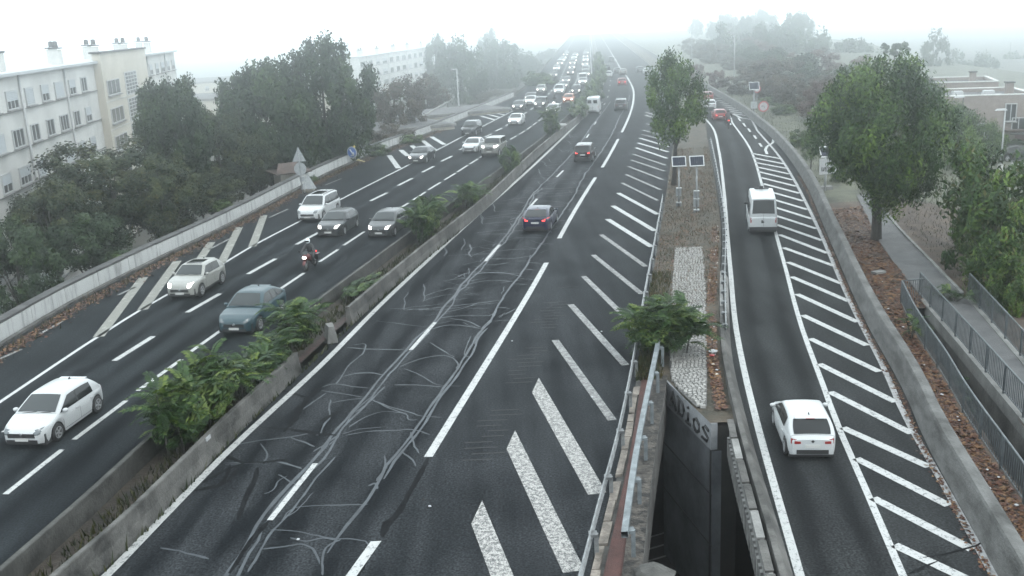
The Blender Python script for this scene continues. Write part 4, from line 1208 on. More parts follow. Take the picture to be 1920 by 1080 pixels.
# ramp
put(car('hatch_old', P_WHITE, tl=(.36, .22), rtb=-1.92, rte=-1.30), 1503, 822, L_rl, True, 'white hatchback seen from behind, nearest on the ramp', 'car', CARS_R, .82, dyaw=.03)
put(car('minibus', P_WHITE, brake=False), 1427, 425, L_rl, True, 'white high roof minibus with black rear window on the ramp', 'minibus', CARS_R, .82)
put(car('compact', P_RED, brake=True), 1348, 224, L_rl, True, 'red hatchback with lit tail lights ahead of the motorcyclist on the ramp', 'car', CARS_R, .86)
put(car('sedan', P_WHITE), 1331, 204, L_rl, True, 'white saloon ahead of the red hatchback on the ramp', 'car', CARS_R, .86)
put(car('compact', P_RED), 1327, 188, L_rl, True, 'dark red car at the top of the ramp behind the island tree', 'car', CARS_R, .86)

# ------------------------------------------------------------------ motorcycles and riders
LEATHER = mat('black_riding_suit', (.012, .012, .014), (.03, .03, .033), 6, .7); HELM = mat('pale_helmet', (.60, .66, .66), rough=.2, coat=.12, spec=.35); HELM_D = mat('dark_helmet', (.015, .015, .017), rough=.25, coat=.6)
SKIN = mat('skin', (.45, .28, .20), rough=.6)
def motorcycle(colr, tank, case):
    """faces +x"""
    r = bpy.data.objects.new('motorcycle', None); COL.objects.link(r)
    R = .31
    for x in (.72, -.70):
        t = MB(); t.lathe([(R - .10, -.06), (R - .02, -.07), (R, -.03), (R, .03), (R - .02, .07), (R - .10, .06)], axis='y', n=18); w = t.build('wheel', BLACK, r); w.location = (x, 0, R)
        q = MB(); q.lathe([(.0, -.03), (R - .10, -.02), (R - .10, .02), (0, .03)], axis='y', n=12); q.build('rim', RIM, w)
    mb = MB()
    for s in (.09, -.09): mb.tube([(.72, s, R), (.50, s, .92)], .03, 6)
    mb.build('fork', STEEL, r)
    mb = MB(); mb.grid([[(x, w * math.cos(a), z + hh * math.sin(a)) for a in [2 * math.pi * k / 10 for k in range(10)]] for x, z, w, hh in ((.86, .80, .08, .10), (.72, .84, .20, .20), (.52, .82, .24, .24), (.28, .74, .20, .24), (.0, .62, .16, .20))], closed=True); mb.face([0 + k for k in range(10)]); mb.build('fairing', colr, r, sharp=50)
    mb = MB(); mb.ellipsoid((.18, 0, .90), (.32, .17, .15)); mb.build('fuel_tank', tank, r)
    mb = MB(); mb.box((.02, 0, .48), (.55, .30, .36), taper=.8); mb.build('engine', DARKMETAL, r)
    mb = MB(); mb.tube([(-.05, 0, .83), (-.40, 0, .82), (-.85, 0, .90)], [.14, .15, .08], 8); mb.build('seat', BLACK, r)
    mb = MB(); mb.tube([(-.70, .06, R), (-.05, .08, .45)], .04, 6); mb.tube([(-.70, -.06, R), (-.05, -.08, .45)], .04, 6); mb.build('swingarm', DARKMETAL, r)
    mb = MB(); mb.tube([(.10, -.16, .30), (-.45, -.18, .32), (-.85, -.19, .48)], [.04, .05, .07], 8); mb.build('exhaust', CHROME, r)
    mb = MB(); mb.tube([(.42, .36, 1.00), (.52, .12, .98), (.52, -.12, .98), (.42, -.36, 1.00)], .016, 6); mb.build('handlebar', BLACK, r)
    mb = MB(); mb.grid([[(x, y, z) for y in (-.16, -.08, .08, .16)] for x, z in ((.76, .98), (.62, 1.18))]); mb.build('screen', GLASS_W, r)
    for s in (.42, -.42): mb = MB(); mb.ellipsoid((.50, s, 1.14), (.02, .07, .05), 8, 5); mb.build('mirror', TRIM, r)
    mb = MB(); mb.ellipsoid((.85, 0, .84), (.07, .13, .08), 10, 6); mb.build('headlight', glow('bike_lamp', (1, .90, .80), 6), r)
    mb = MB(); mb.box((-.93, 0, .84), (.05, .16, .08)); mb.build('tail_light', TL_ON, r)
    mb = MB(); mb.grid([[(.72 + R * 1.15 * math.cos(a), y, R + R * 1.15 * math.sin(a)) for y in (-.08, .08)] for a in [.4 + .25 * k for k in range(8)]]); mb.build('mudguard', colr, r)
    if case:
        for s in (.25, -.25): mb = MB(); mb.box((-.60, s, .62), (.42, .20, .32), taper=.92); mb.build('pannier', case, r)
    return r
def rider(helm):
    """seated on the motorcycle, facing +x; one skinned body"""
    V = [(-.22, 0, .92), (-.16, 0, 1.12), (-.06, 0, 1.32), (-.01, 0, 1.47), (.04, 0, 1.56),
         (-.05, .20, 1.40), (.12, .33, 1.18), (.36, .33, 1.03), (-.05, -.20, 1.40), (.12, -.33, 1.18), (.36, -.33, 1.03),
         (-.16, .14, .88), (.22, .24, .80), (-.02, .22, .42), (.10, .23, .36), (-.16, -.14, .88), (.22, -.24, .80), (-.02, -.22, .42), (.10, -.23, .36), (.42, .34, 1.0), (.42, -.34, 1.0)]
    E_ = [(0, 1), (1, 2), (2, 3), (3, 4), (2, 5), (5, 6), (6, 7), (7, 19), (2, 8), (8, 9), (9, 10), (10, 20), (0, 11), (11, 12), (12, 13), (13, 14), (0, 15), (15, 16), (16, 17), (17, 18)]
    Rr = [.17, .17, .18, .10, .07, .09, .07, .05, .09, .07, .05, .12, .10, .07, .06, .12, .10, .07, .06, .05, .05]
    me = bpy.data.meshes.new('person'); me.from_pydata(V, E_, []); me.materials.append(LEATHER)
    o = link('person', me)
    sk = o.modifiers.new('skin', 'SKIN'); sk.use_smooth_shade = True
    for i, v in enumerate(me.skin_vertices[0].data): v.radius = (Rr[i], Rr[i]); v.use_root = (i == 0)
    ss = o.modifiers.new('sub', 'SUBSURF'); ss.levels = 1; ss.render_levels = 1
    mb = MB(); mb.ellipsoid((.08, 0, 1.68), (.16, .135, .165), 14, 10); hm = mb.build('helmet', helm, o)
    mb = MB(); mb.grid([[(.08 + .165 * math.cos(a) * math.cos(e), .14 * math.sin(a) * math.cos(e), 1.68 + .168 * math.sin(e)) for a in [-.9 + .3 * k for k in range(7)]] for e in (-.35, 0, .3)]); mb.build('visor', GLASS, hm)
    for s in (.34, -.34):
        for k in range(4):
            mb = MB(); mb.tube([(.42, s + (k - 1.5) * .022, 1.02), (.47, s + (k - 1.5) * .022, 1.01), (.475, s + (k - 1.5) * .022, .97)], .011, 5); mb.build('finger', LEATHER, o)
        mb = MB(); mb.ellipsoid((.42, s, 1.0), (.05, .045, .03), 8, 5); mb.build('glove', LEATHER, o)
    for s in (.23, -.23): mb = MB(); mb.ellipsoid((.10, s, .35), (.15, .055, .06), 10, 6); mb.build('boot', BLACK, o)
    return o
def moto(u, v, line, away, cols, helm, lab_m, lab_p, grp, sc):
    m = motorcycle(*cols); p = rider(helm)
    q = G(u, v); a = line.heading(q.y) + (0 if away else math.pi)
    for o in (m, p): o.location = q; o.rotation_euler = (0, 0, a); o.scale = (sc,) * 3
    m['label'] = lab_m; m['category'] = 'motorcycle'; m['group'] = grp
    p['label'] = lab_p; p['category'] = 'person'; p['group'] = 'motorcycle riders'
moto(583, 503, L_t3, False, (P_DRED, P_BLACK, P_MID), HELM, 'red touring motorcycle with bright headlight riding the left carriageway lane line', 'rider in black with a pale helmet on the red touring motorcycle', CARS_L, .92)
moto(1365, 240, L_rl, True, (P_BLACK, P_RED, None), HELM_D, 'dark motorcycle with a lit tail light behind the red hatchback on the ramp', 'rider in dark clothes and dark helmet on the ramp motorcycle', CARS_R, 1.1)
moto(1040, 204, L_t3, False, (P_WHITE, P_WHITE, None), HELM_D, 'white motorcycle behind the white hatchback in the lane by the median', 'rider in black on the white motorcycle by the median', CARS_L, 1.1)
# ------------------------------------------------------------------ vegetation
BARK = mat('bark', (.015, .013, .011), (.07, .06, .05), 6, .95, bump=.8, bscale=14, stretch=(3, 3, .6))
BARK_P = mat('bark_grey', (.05, .048, .044), (.13, .12, .11), 5, .95, bump=.6)
LF_DARK = leafmat('leaf_dark_green', (.005, .012, .005), (.020, .044, .017), (.065, .105, .032))
LF_OAK = leafmat('leaf_oak_green', (.005, .012, .005), (.024, .046, .018), (.095, .105, .035))
LF_MID = leafmat('leaf_mid_green', (.006, .018, .004), (.034, .078, .018), (.17, .245, .065))
LF_AIL = leafmat('leaf_pinnate_green', (.007, .022, .007), (.038, .080, .024), (.16, .205, .065))
LF_BROWN = leafmat('leaf_autumn_brown', (.03, .022, .015), (.075, .055, .038), (.13, .10, .07))
LF_RUST = leafmat('leaf_rust', (.04, .018, .015), (.10, .05, .042), (.16, .10, .08))
LF_YEL = leafmat('leaf_yellow_green', (.02, .03, .008), (.07, .08, .025), (.16, .14, .05))
LF_LITTER = leafmat('leaf_fallen', (.035, .012, .008), (.10, .040, .022), (.20, .12, .06), transl=.05)

def cloud_mesh(name, seed, n, leaf, mats, shape, clump=.26, nclump=90, shoots=0.0, gap=.0, elong=1.6):
    """leaf cards gathered in clumps over a crown; shape(dir) gives the crown's radius factor per direction; unit size"""
    r = np.random.default_rng(seed)
    C, S, T = [], [], []
    while len(C) < nclump:
        d = r.normal(size=3); d /= np.linalg.norm(d)
        k = shape(d)
        if k <= 0: continue
        rad = r.uniform(.35, 1.0) ** .45 * k
        C.append(d * rad); s = clump * r.uniform(.6, 1.3); S.append(s); T.append(r.uniform(0, 1))
    C = np.array(C); S = np.array(S); T = np.array(T)
    ci = r.integers(0, nclump, n)
    d = r.normal(size=(n, 3)); d /= np.linalg.norm(d, axis=1)[:, None]
    rr = r.uniform(0, 1, n) ** (1 / 2.2)
    el = np.ones((n, 3))
    if shoots > 0: el[:, 2] = 1 + shoots
    P = C[ci] + d * (rr * S[ci])[:, None] * el
    out = P / (np.linalg.norm(P, axis=1)[:, None] + 1e-6)
    nor = d * .7 + out * .5 + r.normal(size=(n, 3)) * .45 + np.array([0, 0, .35]); nor /= np.linalg.norm(nor, axis=1)[:, None]
    a = np.cross(nor, r.normal(size=(n, 3))); a /= np.linalg.norm(a, axis=1)[:, None]
    if shoots > 0:
        a = a * 1.0 + np.array([0, 0, .8]); a /= np.linalg.norm(a, axis=1)[:, None]
    b = np.cross(nor, a); b /= np.linalg.norm(b, axis=1)[:, None] + 1e-9
    sz = leaf * r.uniform(.6, 1.3, n)
    A = a * (sz * elong)[:, None]; B = b * sz[:, None]
    V = np.empty((n, 4, 3)); V[:, 0] = P - A; V[:, 1] = P + B * .8 + nor * (sz * .25)[:, None]; V[:, 2] = P + A; V[:, 3] = P - B * .8 + nor * (sz * .25)[:, None]
    me = bpy.data.meshes.new(name)
    me.vertices.add(n * 4); me.vertices.foreach_set('co', V.reshape(-1))
    me.loops.add(n * 4); me.loops.foreach_set('vertex_index', np.arange(n * 4, dtype=np.int32))
    me.polygons.add(n); me.polygons.foreach_set('loop_start', np.arange(0, n * 4, 4, dtype=np.int32)); me.polygons.foreach_set('loop_total', np.full(n, 4, dtype=np.int32))
    for m in mats: me.materials.append(m)
    if len(mats) > 1:
        mi = (r.uniform(0, 1, n) < .12).astype(np.int32); me.polygons.foreach_set('material_index', mi)
    me.update(calc_edges=True)
    tint = np.clip(T[ci] * .55 + r.uniform(0, .45, n) + .0, 0, 1).astype(np.float32)
    at = me.attributes.new('tint', 'FLOAT', 'FACE'); at.data.foreach_set('value', tint)
    return me

def noise_shape(seed, amp=.35, sq=(1, 1, 1), flat_bottom=.0):
    def f(d):
        k = 1 + amp * mnoise.noise(Vector((d[0] * 1.7 + seed, d[1] * 1.7, d[2] * 1.7))) + amp * .5 * mnoise.noise(Vector((d[0] * 4 + seed, d[1] * 4, d[2] * 4)))
        if d[2] < -.3 and flat_bottom: k *= 1 - flat_bottom * (-d[2] - .3) / .7
        return k
    return f

CROWNS = {}
def crown(kind):
    """shared crown meshes by kind of tree"""
    if kind in CROWNS: return CROWNS[kind]
    k = kind.split('#'); s = int(k[1]) if len(k) > 1 else 0; k = k[0]
    P = dict(
        poplar=lambda: cloud_mesh('crown', 10 + s, 30000, .026, [LF_DARK], noise_shape(s + 1, .20), .17, 190, .35),
        oak=lambda: cloud_mesh('crown', 20 + s, 24000, .024, [LF_OAK, LF_YEL], noise_shape(s + 5, .45), .20, 120),
        bush=lambda: cloud_mesh('crown', 30 + s, 14000, .030, [LF_DARK], noise_shape(s + 9, .3), .24, 70),
        linden=lambda: cloud_mesh('crown', 40 + s, 52000, .0150, [LF_MID, LF_DARK], (lambda g_: (lambda d: g_(d) * (1 - .5 * min(1, max(0, (-d[2] - .05) / .45)) * min(1, max(0, -d[0] / .4 + .2)))))(noise_shape(s + 14, .10, flat_bottom=.15)), .17, 260, .45, elong=2.0),
        loose=lambda: cloud_mesh('crown', 50 + s, 11000, .028, [LF_MID, LF_YEL], noise_shape(s + 20, .5), .22, 70, .3, elong=2.0),
        thin=lambda: cloud_mesh('crown', 60 + s, 9500, .026, [LF_MID], noise_shape(s + 26, .3), .24, 70, .3, elong=1.8),
        brown=lambda: cloud_mesh('crown', 70 + s, 13000, .030, [LF_BROWN, LF_OAK], noise_shape(s + 30, .4), .22, 80),
        rust=lambda: cloud_mesh('crown', 80 + s, 7000, .035, [LF_RUST, LF_BROWN], noise_shape(s + 33, .5), .24, 50),
        far=lambda: cloud_mesh('crown', 90 + s, 9000, .036, [LF_DARK], noise_shape(s + 40, .4), .22, 80, .5),
        farb=lambda: cloud_mesh('crown', 95 + s, 5000, .034, [LF_DARK, LF_BROWN], noise_shape(s + 44, .75), .20, 45, .3),
        cedar=lambda: cloud_mesh('crown', 99 + s, 4500, .045, [LF_DARK], lambda d: (1.0 if abs(d[2]) < .5 else .45), .22, 26, -.55),
        dense=lambda: cloud_mesh('crown', 115 + s, 5200, .042, [LF_AIL], noise_shape(s + 60, .35), .26, 44, elong=2.4),
        shrub=lambda: cloud_mesh('crown', 105 + s, 5000, .05, [LF_MID, LF_YEL], noise_shape(s + 50, .5), .30, 36),
    )[k]
    CROWNS[kind] = P()
    return CROWNS[kind]

def tree(name, label, kind, u, v, ru, rv, Y, zb, group=None, trunk=.018, cat_='tree', depth=None, bark=None, limbs=5, base=None):
    """crown centred at pixel (u, v) with pixel radii ru, rv at distance Y; the trunk stands on height zb"""
    c = PY(u, v, Y)
    rx, rz = ru * mpp(Y), rv * mpp(Y) * 1.02
    ry = depth or rx * .95
    bx, by = (base.x, base.y) if base is not None else (c.x, Y)
    t = thing(name, label, cat_, (bx, by, zb), group=group)
    o = link('crown', crown(kind), t, (c.x - bx, Y - by, c.z - zb)); o.scale = (rx * .92, ry * .92, rz * .88)
    o.rotation_euler.z = (u * .37) % 6.28 if abs(rx - ry) < .2 * rx and not kind.startswith('linden') else 0
    hgt = c.z - zb
    mb = MB(); r0 = max(.06, trunk * (hgt + rz))
    rr_ = random.Random(int(u * 7 + v)); lean = Vector((c.x - bx, Y - by, 0))
    pts = [Vector((0, 0, -.2)) , Vector((0, 0, .15)), Vector((rr_.uniform(-.1, .1), 0, hgt * .35)) + lean * .3, lean * .75 + Vector((rr_.uniform(-.15, .15), .1, hgt * .8)), lean + Vector((0, 0, hgt + rz * .45))]
    mb.tube(pts, [r0 * 1.5, r0 * 1.1, r0 * .85, r0 * .6, r0 * .12], 9)
    for k in range(limbs):
        a = 2 * math.pi * k / limbs + rr_.uniform(0, 1); z0 = hgt * rr_.uniform(.4, .9)
        d = Vector((math.cos(a) * rx, math.sin(a) * ry, 0)) * rr_.uniform(.4, .72)
        p0 = Vector((0, 0, z0)) + lean * (z0 / hgt)
        p2 = Vector((c.x - bx, Y - by, hgt)) + d + Vector((0, 0, rz * rr_.uniform(-.3, .5)))
        mb.tube([p0, p0 * .5 + p2 * .5 + Vector((0, 0, -.05 * rz)), p2], [r0 * .45, r0 * .3, r0 * .07], 6)
    mb.build('trunk', bark or BARK, t)
    return t

GL = 'trees below the left parapet'
tree('broadleaf_tree', 'tallest dense dark tree with pointed shoots beside the back of the road signs', 'poplar#0', 608, 196, 98, 120, 96, -7, GL, .016)
tree('broadleaf_tree', 'dense dark tree with pointed shoots stepping down left of the tallest tree', 'poplar#1', 500, 240, 100, 118, 93, -7, GL, .016)
tree('broadleaf_tree', 'dark pointed tree in front of the right end of the white apartment block', 'poplar#2', 328, 248, 74, 98, 76, -7, GL)
tree('broadleaf_tree', 'rounded dark tree between the apartment block and the tile roofed hut', 'oak#1', 408, 282, 68, 78, 82, -7, GL)
tree('broadleaf_tree', 'low rounded tree left of the tile roofed hut', 'oak#2', 468, 312, 52, 58, 86, -7, GL)
tree('broadleaf_tree', 'broad spreading tree hiding the lower storeys of the apartment block', 'oak#0', 205, 348, 125, 88, 70, -7, GL)
tree('broadleaf_tree', 'rounded tree just behind the parapet below the broad spreading tree', 'oak#3', 300, 362, 80, 80, 68, -7, GL)
tree('broadleaf_tree', 'loose tree with yellowing leaves at the foot of the apartment block, left', 'oak#4', 92, 412, 86, 80, 62, -7, GL)
tree('evergreen_shrub', 'very dark dense bushy tree rising over the parapet at the left edge', 'bush#0', 34, 508, 78, 100, 50, -7, GL, cat_='tree')
tree('evergreen_shrub', 'dark bushy tree between the left edge bush and the parapet', 'bush#1', 170, 456, 78, 62, 60, -7, GL, cat_='tree')
tree('broadleaf_tree', 'low leafy tree against the parapet near the signs', 'oak#5', 390, 358, 62, 48, 76, -7, GL)
tree('broadleaf_tree', 'brownish autumn tree right of the tallest dark tree', 'brown#0', 752, 205, 52, 64, 124, -7, GL)
tree('broadleaf_tree', 'greyish tree partly behind the brownish autumn tree', 'brown#1', 706, 222, 40, 55, 136, -7, GL)
tree('broadleaf_tree', 'low brown scrubby tree under the brownish autumn tree', 'brown#2', 735, 262, 48, 32, 112, -7, GL)
for i, (u, v, ru, rv, Y, k, lb) in enumerate([(862, 145, 52, 66, 172, 'far#0', 'hazy broad tree standing right of the far apartment block'), (817, 120, 24, 50, 195, 'far#1', 'slender hazy tree at the corner of the far apartment block'), (932, 138, 48, 58, 205, 'far#2', 'hazy rounded tree beyond the lamp post on the left'),
        (915, 98, 20, 40, 250, 'far#1', 'faint tall tree top rising above the left haze'), (985, 140, 44, 40, 232, 'far#0', 'pale tree fading out beside the left carriageway'), (1030, 125, 38, 30, 285, 'far#2', 'faintest tree at the far bend of the left carriageway'), (800, 178, 40, 36, 160, 'brown#1', 'brown hazy scrub tree below the far apartment block'), (935, 190, 60, 22, 170, 'brown#0', 'long low brown thicket along the far parapet')]):
    tree('hazy_tree', lb, k, u, v, ru, rv, Y * (1.45 if Y > 165 else 1), -7, 'trees fading into fog on the left')
# scrub along the parapet
for i, (u, v, ru, rv, lb) in enumerate([(415, 388, 22, 14, 'small yellowing bush poking over the parapet by the dark trees'), (250, 492, 38, 24, 'low bush spilling over the parapet below the broad tree'), (130, 562, 26, 18, 'low bush at the parapet beside the very dark bush'), (585, 338, 14, 9, 'tiny bush on the parapet at the sign post'), (700, 285, 28, 14, 'scrubby bush on the parapet right of the blue sign'), (770, 262, 24, 12, 'scrubby bush on the parapet under the autumn tree'), (1012, 150, 30, 16, 'hazy bush where the left parapet ends')]):
    g = G(u, v + rv * .4, .6)
    tree('parapet_bush', lb, 'shrub#%d' % (i % 3), u, v, ru, rv, g.y + 4.5, -2 if i < 6 else 0, 'bushes along the left parapet', cat_='bush', limbs=3)

# right side
GR = 'trees on the right bank'
tree('street_tree', 'big full green tree with dark forked trunk beside the park path', 'linden#0', 1648, 264, 140, 160, 52.7, -.1, GR, .026, base=G(1643, 448), limbs=8)
tree('street_tree', 'green tree at the right edge behind the footbridge railing', 'loose#0', 1875, 400, 112, 130, 45, -2.2, GR, .014, limbs=7)
tree('street_tree', 'yellow green tree at the right edge lower than its neighbour', 'loose#1', 1905, 495, 86, 105, 41, -2.2, GR, .014, limbs=7)
tree('street_tree', 'low leafy tree filling the corner beyond the footbridge railing', 'loose#2', 1905, 560, 60, 70, 39, -2.5, GR, .012)
tree('street_tree', 'slender green tree behind the yellow green tree at the right edge', 'loose#0', 1835, 440, 55, 75, 50, -2.2, GR, .012)
tree('street_tree', 'small tree with thin trunks on the pale access road', 'thin#0', 1795, 275, 58, 72, 82, -2.6, GR, .014, bark=BARK)
tree('street_tree', 'loose green tree in front of the brick houses', 'thin#1', 1775, 235, 52, 46, 92, -2.6, GR, .014)
tree('street_tree', 'slim tree at the corner of the brick houses', 'thin#2', 1842, 268, 42, 44, 90, -2.6, GR, .014)
tree('street_tree', 'small dark tree between ramp wall and solar sign', 'thin#0', 1522, 272, 22, 30, 74, -.1, GR, .012)
tree('island_tree', 'solitary loose tree growing on the island between main road and ramp', 'thin#3', 1268, 186, 64, 80, 68.5, .1, None, .022, base=G(1264, 352))
CROWNS.pop('x', 0)
for i, (u, v, ru, rv, Y, k, lb) in enumerate([(1372, 115, 50, 56, 205, 'farb#0', 'hazy bare-limbed tree left of the lamp mast on the right'), (1440, 105, 62, 58, 215, 'farb#1', 'wide hazy tree with gaps behind the round sign'), (1502, 118, 62, 62, 200, 'far#3', 'hazy full tree behind the big green tree, left'), (1528, 92, 30, 36, 190, 'cedar#1', 'hazy conifer with level branches right of the wide hazy tree'),
        (1680, 92, 25, 22, 140, 'cedar#0', 'dark flat-topped pine showing over the big green tree'), (1750, 108, 34, 52, 175, 'farb#2', 'tall hazy tree behind the brick houses'), (1845, 150, 50, 48, 205, 'far#3', 'pale rounded tree behind the houses'), (1890, 145, 36, 40, 230, 'far#0', 'faint tree at the right edge behind the houses'), (1790, 150, 40, 44, 215, 'farb#0', 'faint tree between the two tall hazy trees behind the houses'), (1600, 120, 50, 44, 190, 'far#2', 'hazy tree hidden behind the top of the big green tree'), (1435, 50, 26, 30, 300, 'far#1', 'faintest tall tree top far right of the road'), (1320, 130, 34, 26, 240, 'farb#1', 'hazy tree behind the island tree')]):
    tree('hazy_tree', lb, k, u, v, ru, rv, Y * (1.4 if Y > 165 else 1), -2, 'trees fading into fog on the right', trunk=.02)
for i, (u, v, ru, rv, k, lb) in enumerate([(1345, 150, 22, 20, 'rust#0', 'reddish shrub at the top of the ramp wall'), (1395, 158, 40, 20, 'brown#0', 'brown hedge shrub behind the solar mast'), (1445, 165, 42, 26, 'brown#1', 'brown hedge shrub behind the round red ringed sign'), (1490, 180, 38, 30, 'brown#2', 'brown hedge shrub in the middle of the bank'), (1535, 192, 38, 36, 'rust#1', 'rust coloured shrub left of the big green tree'), (1305, 140, 18, 22, 'rust#0', 'pinkish shrub beside the island tree top'),
        (1470, 205, 24, 12, 'shrub#0', 'low green bush on the grassy bank'), (1500, 262, 24, 16, 'shrub#1', 'scrubby bush beside the ramp wall'), (1440, 190, 16, 10, 'shrub#2', 'small green bush beside the round sign'), (1575, 330, 16, 14, 'shrub#1', 'bush at the foot of the solar sign')]):
    g = G(u, v + rv, -.2)
    tree('bank_shrub', lb, k, u, v, ru, rv, g.y, -.3, 'shrubs on the right bank', cat_='shrub', limbs=4)
for i, (u, v, ru, rv, lb) in enumerate([(1880, 255, 30, 18, 'dark garden bush right of the street lamp'), (1900, 275, 26, 16, 'garden bush at the right edge by the houses'), (1868, 285, 12, 10, 'small bush beside the lamp base')]):
    g = G(u, v + rv, -2.6); tree('garden_bush', lb, 'bush#%d' % (i % 2), u, v, ru, rv, g.y, -2.6, 'garden bushes by the houses', cat_='bush', limbs=3)

hb = random.Random(77)
for i in range(22):
    Y = 96 + i * 10; x = L_rw(Y) + 11 + (i % 3) * 5 + hb.uniform(-2, 2); h = hb.uniform(2.6, 5.0)
    t = thing('hedge_shrub', '', 'shrub', (x, Y, bankz(x, Y) - .1), group='hedge shrubs behind the grassy bank')
    t['label'] = ('brown', 'green', 'rust tinged')[i % 3] + ' hedge shrub behind the grassy bank, ' + ('near the signs' if Y < 130 else 'below the hazy trees' if Y < 190 else 'fading into the fog')
    o = link('crown', crown(('brown#0', 'far#1', 'rust#1')[i % 3]), t, (0, 0, h * .5)); o.scale = (h * .9, h * .9, h * .55)
    mb = MB(); mb.tube([(0, 0, 0), (0, 0, h * .6)], [.1, .04], 6); mb.build('trunk', BARK, t)
for i in range(14):
    Y = 275 + i * 17; x = L_rw(Y) + 26 + (i * 7) % 26 + hb.uniform(-2, 2); h = hb.uniform(7, 10)
    t = thing('hazy_tree', '', 'tree', (x, Y, bankz(x, Y) - .1), group='trees fading into fog on the right')
    t['label'] = ('broad', 'ragged', 'full')[i % 3] + ' hazy tree in the wood behind the hedge, ' + ('front row' if Y < 340 else 'middle row' if Y < 420 else 'last row in the fog')
    o = link('crown', crown(('far#0', 'farb#1', 'far#2')[i % 3]), t, (0, 0, h * .58)); o.scale = (h * .42, h * .42, h * .45)
    mb = MB(); mb.tube([(0, 0, 0), (0, 0, h * .8)], [.25, .06], 7); mb.build('trunk', BARK, t)

# pinnate shrubs: every frond a part
def frond_mesh(seed, n=10, L=1.0):
    r = random.Random(seed); v, f, tint = [], [], []
    mb = MB()
    def pt(t): return Vector((t * L, 0, .20 * L * math.sin(t * 2.2) - .26 * L * t * t))
    mb.tube([pt(t / 4) for t in range(5)], [.010, .009, .008, .006, .003], 4, cap=False)
    for i in range(n):
        t = .20 + .80 * i / (n - 1)
        for s in (1, -1):
            p = pt(t); l = .27 * L * (1 - .5 * abs(t - .5)) * r.uniform(.85, 1.1); w = l * .44
            d = Vector((.45, s * 1.0, -.25 + r.uniform(-.15, .1))).normalized(); sd_ = Vector((1, -s * .45, .1)).normalized() * w / 2
            q = [p, p + d * l * .4 + sd_ + Vector((0, 0, .02)), p + d * l, p + d * l * .4 - sd_ + Vector((0, 0, .02))]
            mb.poly(q if s > 0 else q[::-1])
    p = pt(1.0); mb.poly([p, p + Vector((.1, .04, -.03)) * L, p + Vector((.22, 0, -.10)) * L, p + Vector((.1, -.04, -.03)) * L])
    me = mb.mesh('frond', LF_AIL)
    at = me.attributes.new('tint', 'FLOAT', 'FACE')
    base = (.22, .45, .7, .36, .55, .85)[seed % 6]
    at.data.foreach_set('value', [min(1, max(0, base + r.uniform(-.25, .25))) for _ in me.polygons])
    return me
FRONDS = [frond_mesh(i) for i in range(6)]
def pinnate(label, stems, n, L, group, hgt, spread, seed, loc, name='pinnate_shrub'):
    """a clump of stems round loc, fronds spraying from the upper part of each"""
    r = random.Random(seed)
    t = thing(name, label, 'shrub', loc, group=group)
    tips = []
    for sx, sy, sh in stems:
        lean = Vector((r.uniform(-.25, .25), r.uniform(-.25, .25), 0)) * spread
        pts = [Vector((sx, sy, -.05)) + lean * (k / 3) ** 2 + Vector((0, 0, sh * k / 3)) for k in range(4)]
        mb = MB(); mb.tube(pts, [.035, .03, .022, .012], 6); mb.build('stem', BARK_P, t); tips.append((pts, sh))
        for _ in range(3):
            p0 = pts[1].lerp(pts[3], r.uniform(0, .8)); a = r.uniform(0, 6.28); e = p0 + Vector((math.cos(a) * .5, math.sin(a) * .5, .35)) * spread
            mb = MB(); mb.tube([p0, e], [.018, .008], 5); mb.build('stem', BARK_P, t); tips.append(([p0, p0.lerp(e, .4), p0.lerp(e, .7), e], sh * .8))
    for i in range(n):
        pts, sh = tips[i % len(tips)]
        q = r.uniform(.82, .999) if r.random() < .7 else r.uniform(.3, .9); k = min(2, int(q * 3)); p = pts[k].lerp(pts[k + 1], q * 3 - k)
        o = link('frond', FRONDS[r.choices(range(6), (3, 3, 2, 3, 2, 1))[0]], t, p)
        o.rotation_euler = (r.uniform(-.25, .25), r.uniform(-.7, .15) if q > .8 else r.uniform(-.2, .35), r.uniform(0, 6.28))
        s = L * r.uniform(.7, 1.2); o.scale = (s, s, s)
    return t
GM = 'feathery green shrubs growing in the median'
def filler(t, sx, sy, sz, z, kind='shrub#1'):
    """dense inner leaves of a shrub, behind its fronds"""
    o = link('foliage', crown(kind), t, (0, 0, z)); o.scale = (sx, sy, sz); return o
def med(Y): return (L_medl(Y) + L_medr(Y)) / 2
def medshrub(label, y0, y1, h, n, L, seed, spread=1.0):
    yc = (y0 + y1) / 2; r = random.Random(seed); ns = max(2, int((y1 - y0) * 2.4))
    st = []
    for i in range(ns):
        Y = y0 + (y1 - y0) * (i + .5) / ns
        st.append((med(Y) - med(yc) + r.uniform(-.22, .22), Y - yc, h * r.uniform(.7, 1.1)))
    t = pinnate(label, st, n, L, GM, h, spread, seed, (med(yc), yc, .15))
    f = filler(t, .72, (y1 - y0) * .52, h * .52, h * .50, 'dense#%d' % (seed % 3)); f.rotation_euler.z = math.atan2(-(med(y1) - med(y0)), y1 - y0)
    return t
medshrub('largest dark green feathery shrub filling the median nearest the camera', 27.4, 31.9, 2.1, 300, .80, 1, .85)
medshrub('middle feathery shrub in the median in front of the blue grey SUV', 32.1, 36.3, 1.15, 200, .72, 2)
medshrub('bright green star-shaped feathery shrub behind the blue grey SUV', 37.6, 39.0, 1.7, 60, 1.0, 3)
medshrub('yellow green feathery shrub in the median beside the grey hatchback', 55.5, 58.8, 2.6, 170, .85, 4)
medshrub('dull low shrub in the median beyond the yellow green one', 65, 69, 1.6, 100, .85, 5)
medshrub('tall thin dark shrub in the median below the white hatchback', 103.5, 107, 3.2, 110, .9, 6)
medshrub('small yellowish shrub in the median beside the square grille car', 81, 83, 2.2, 26, .8, 7)
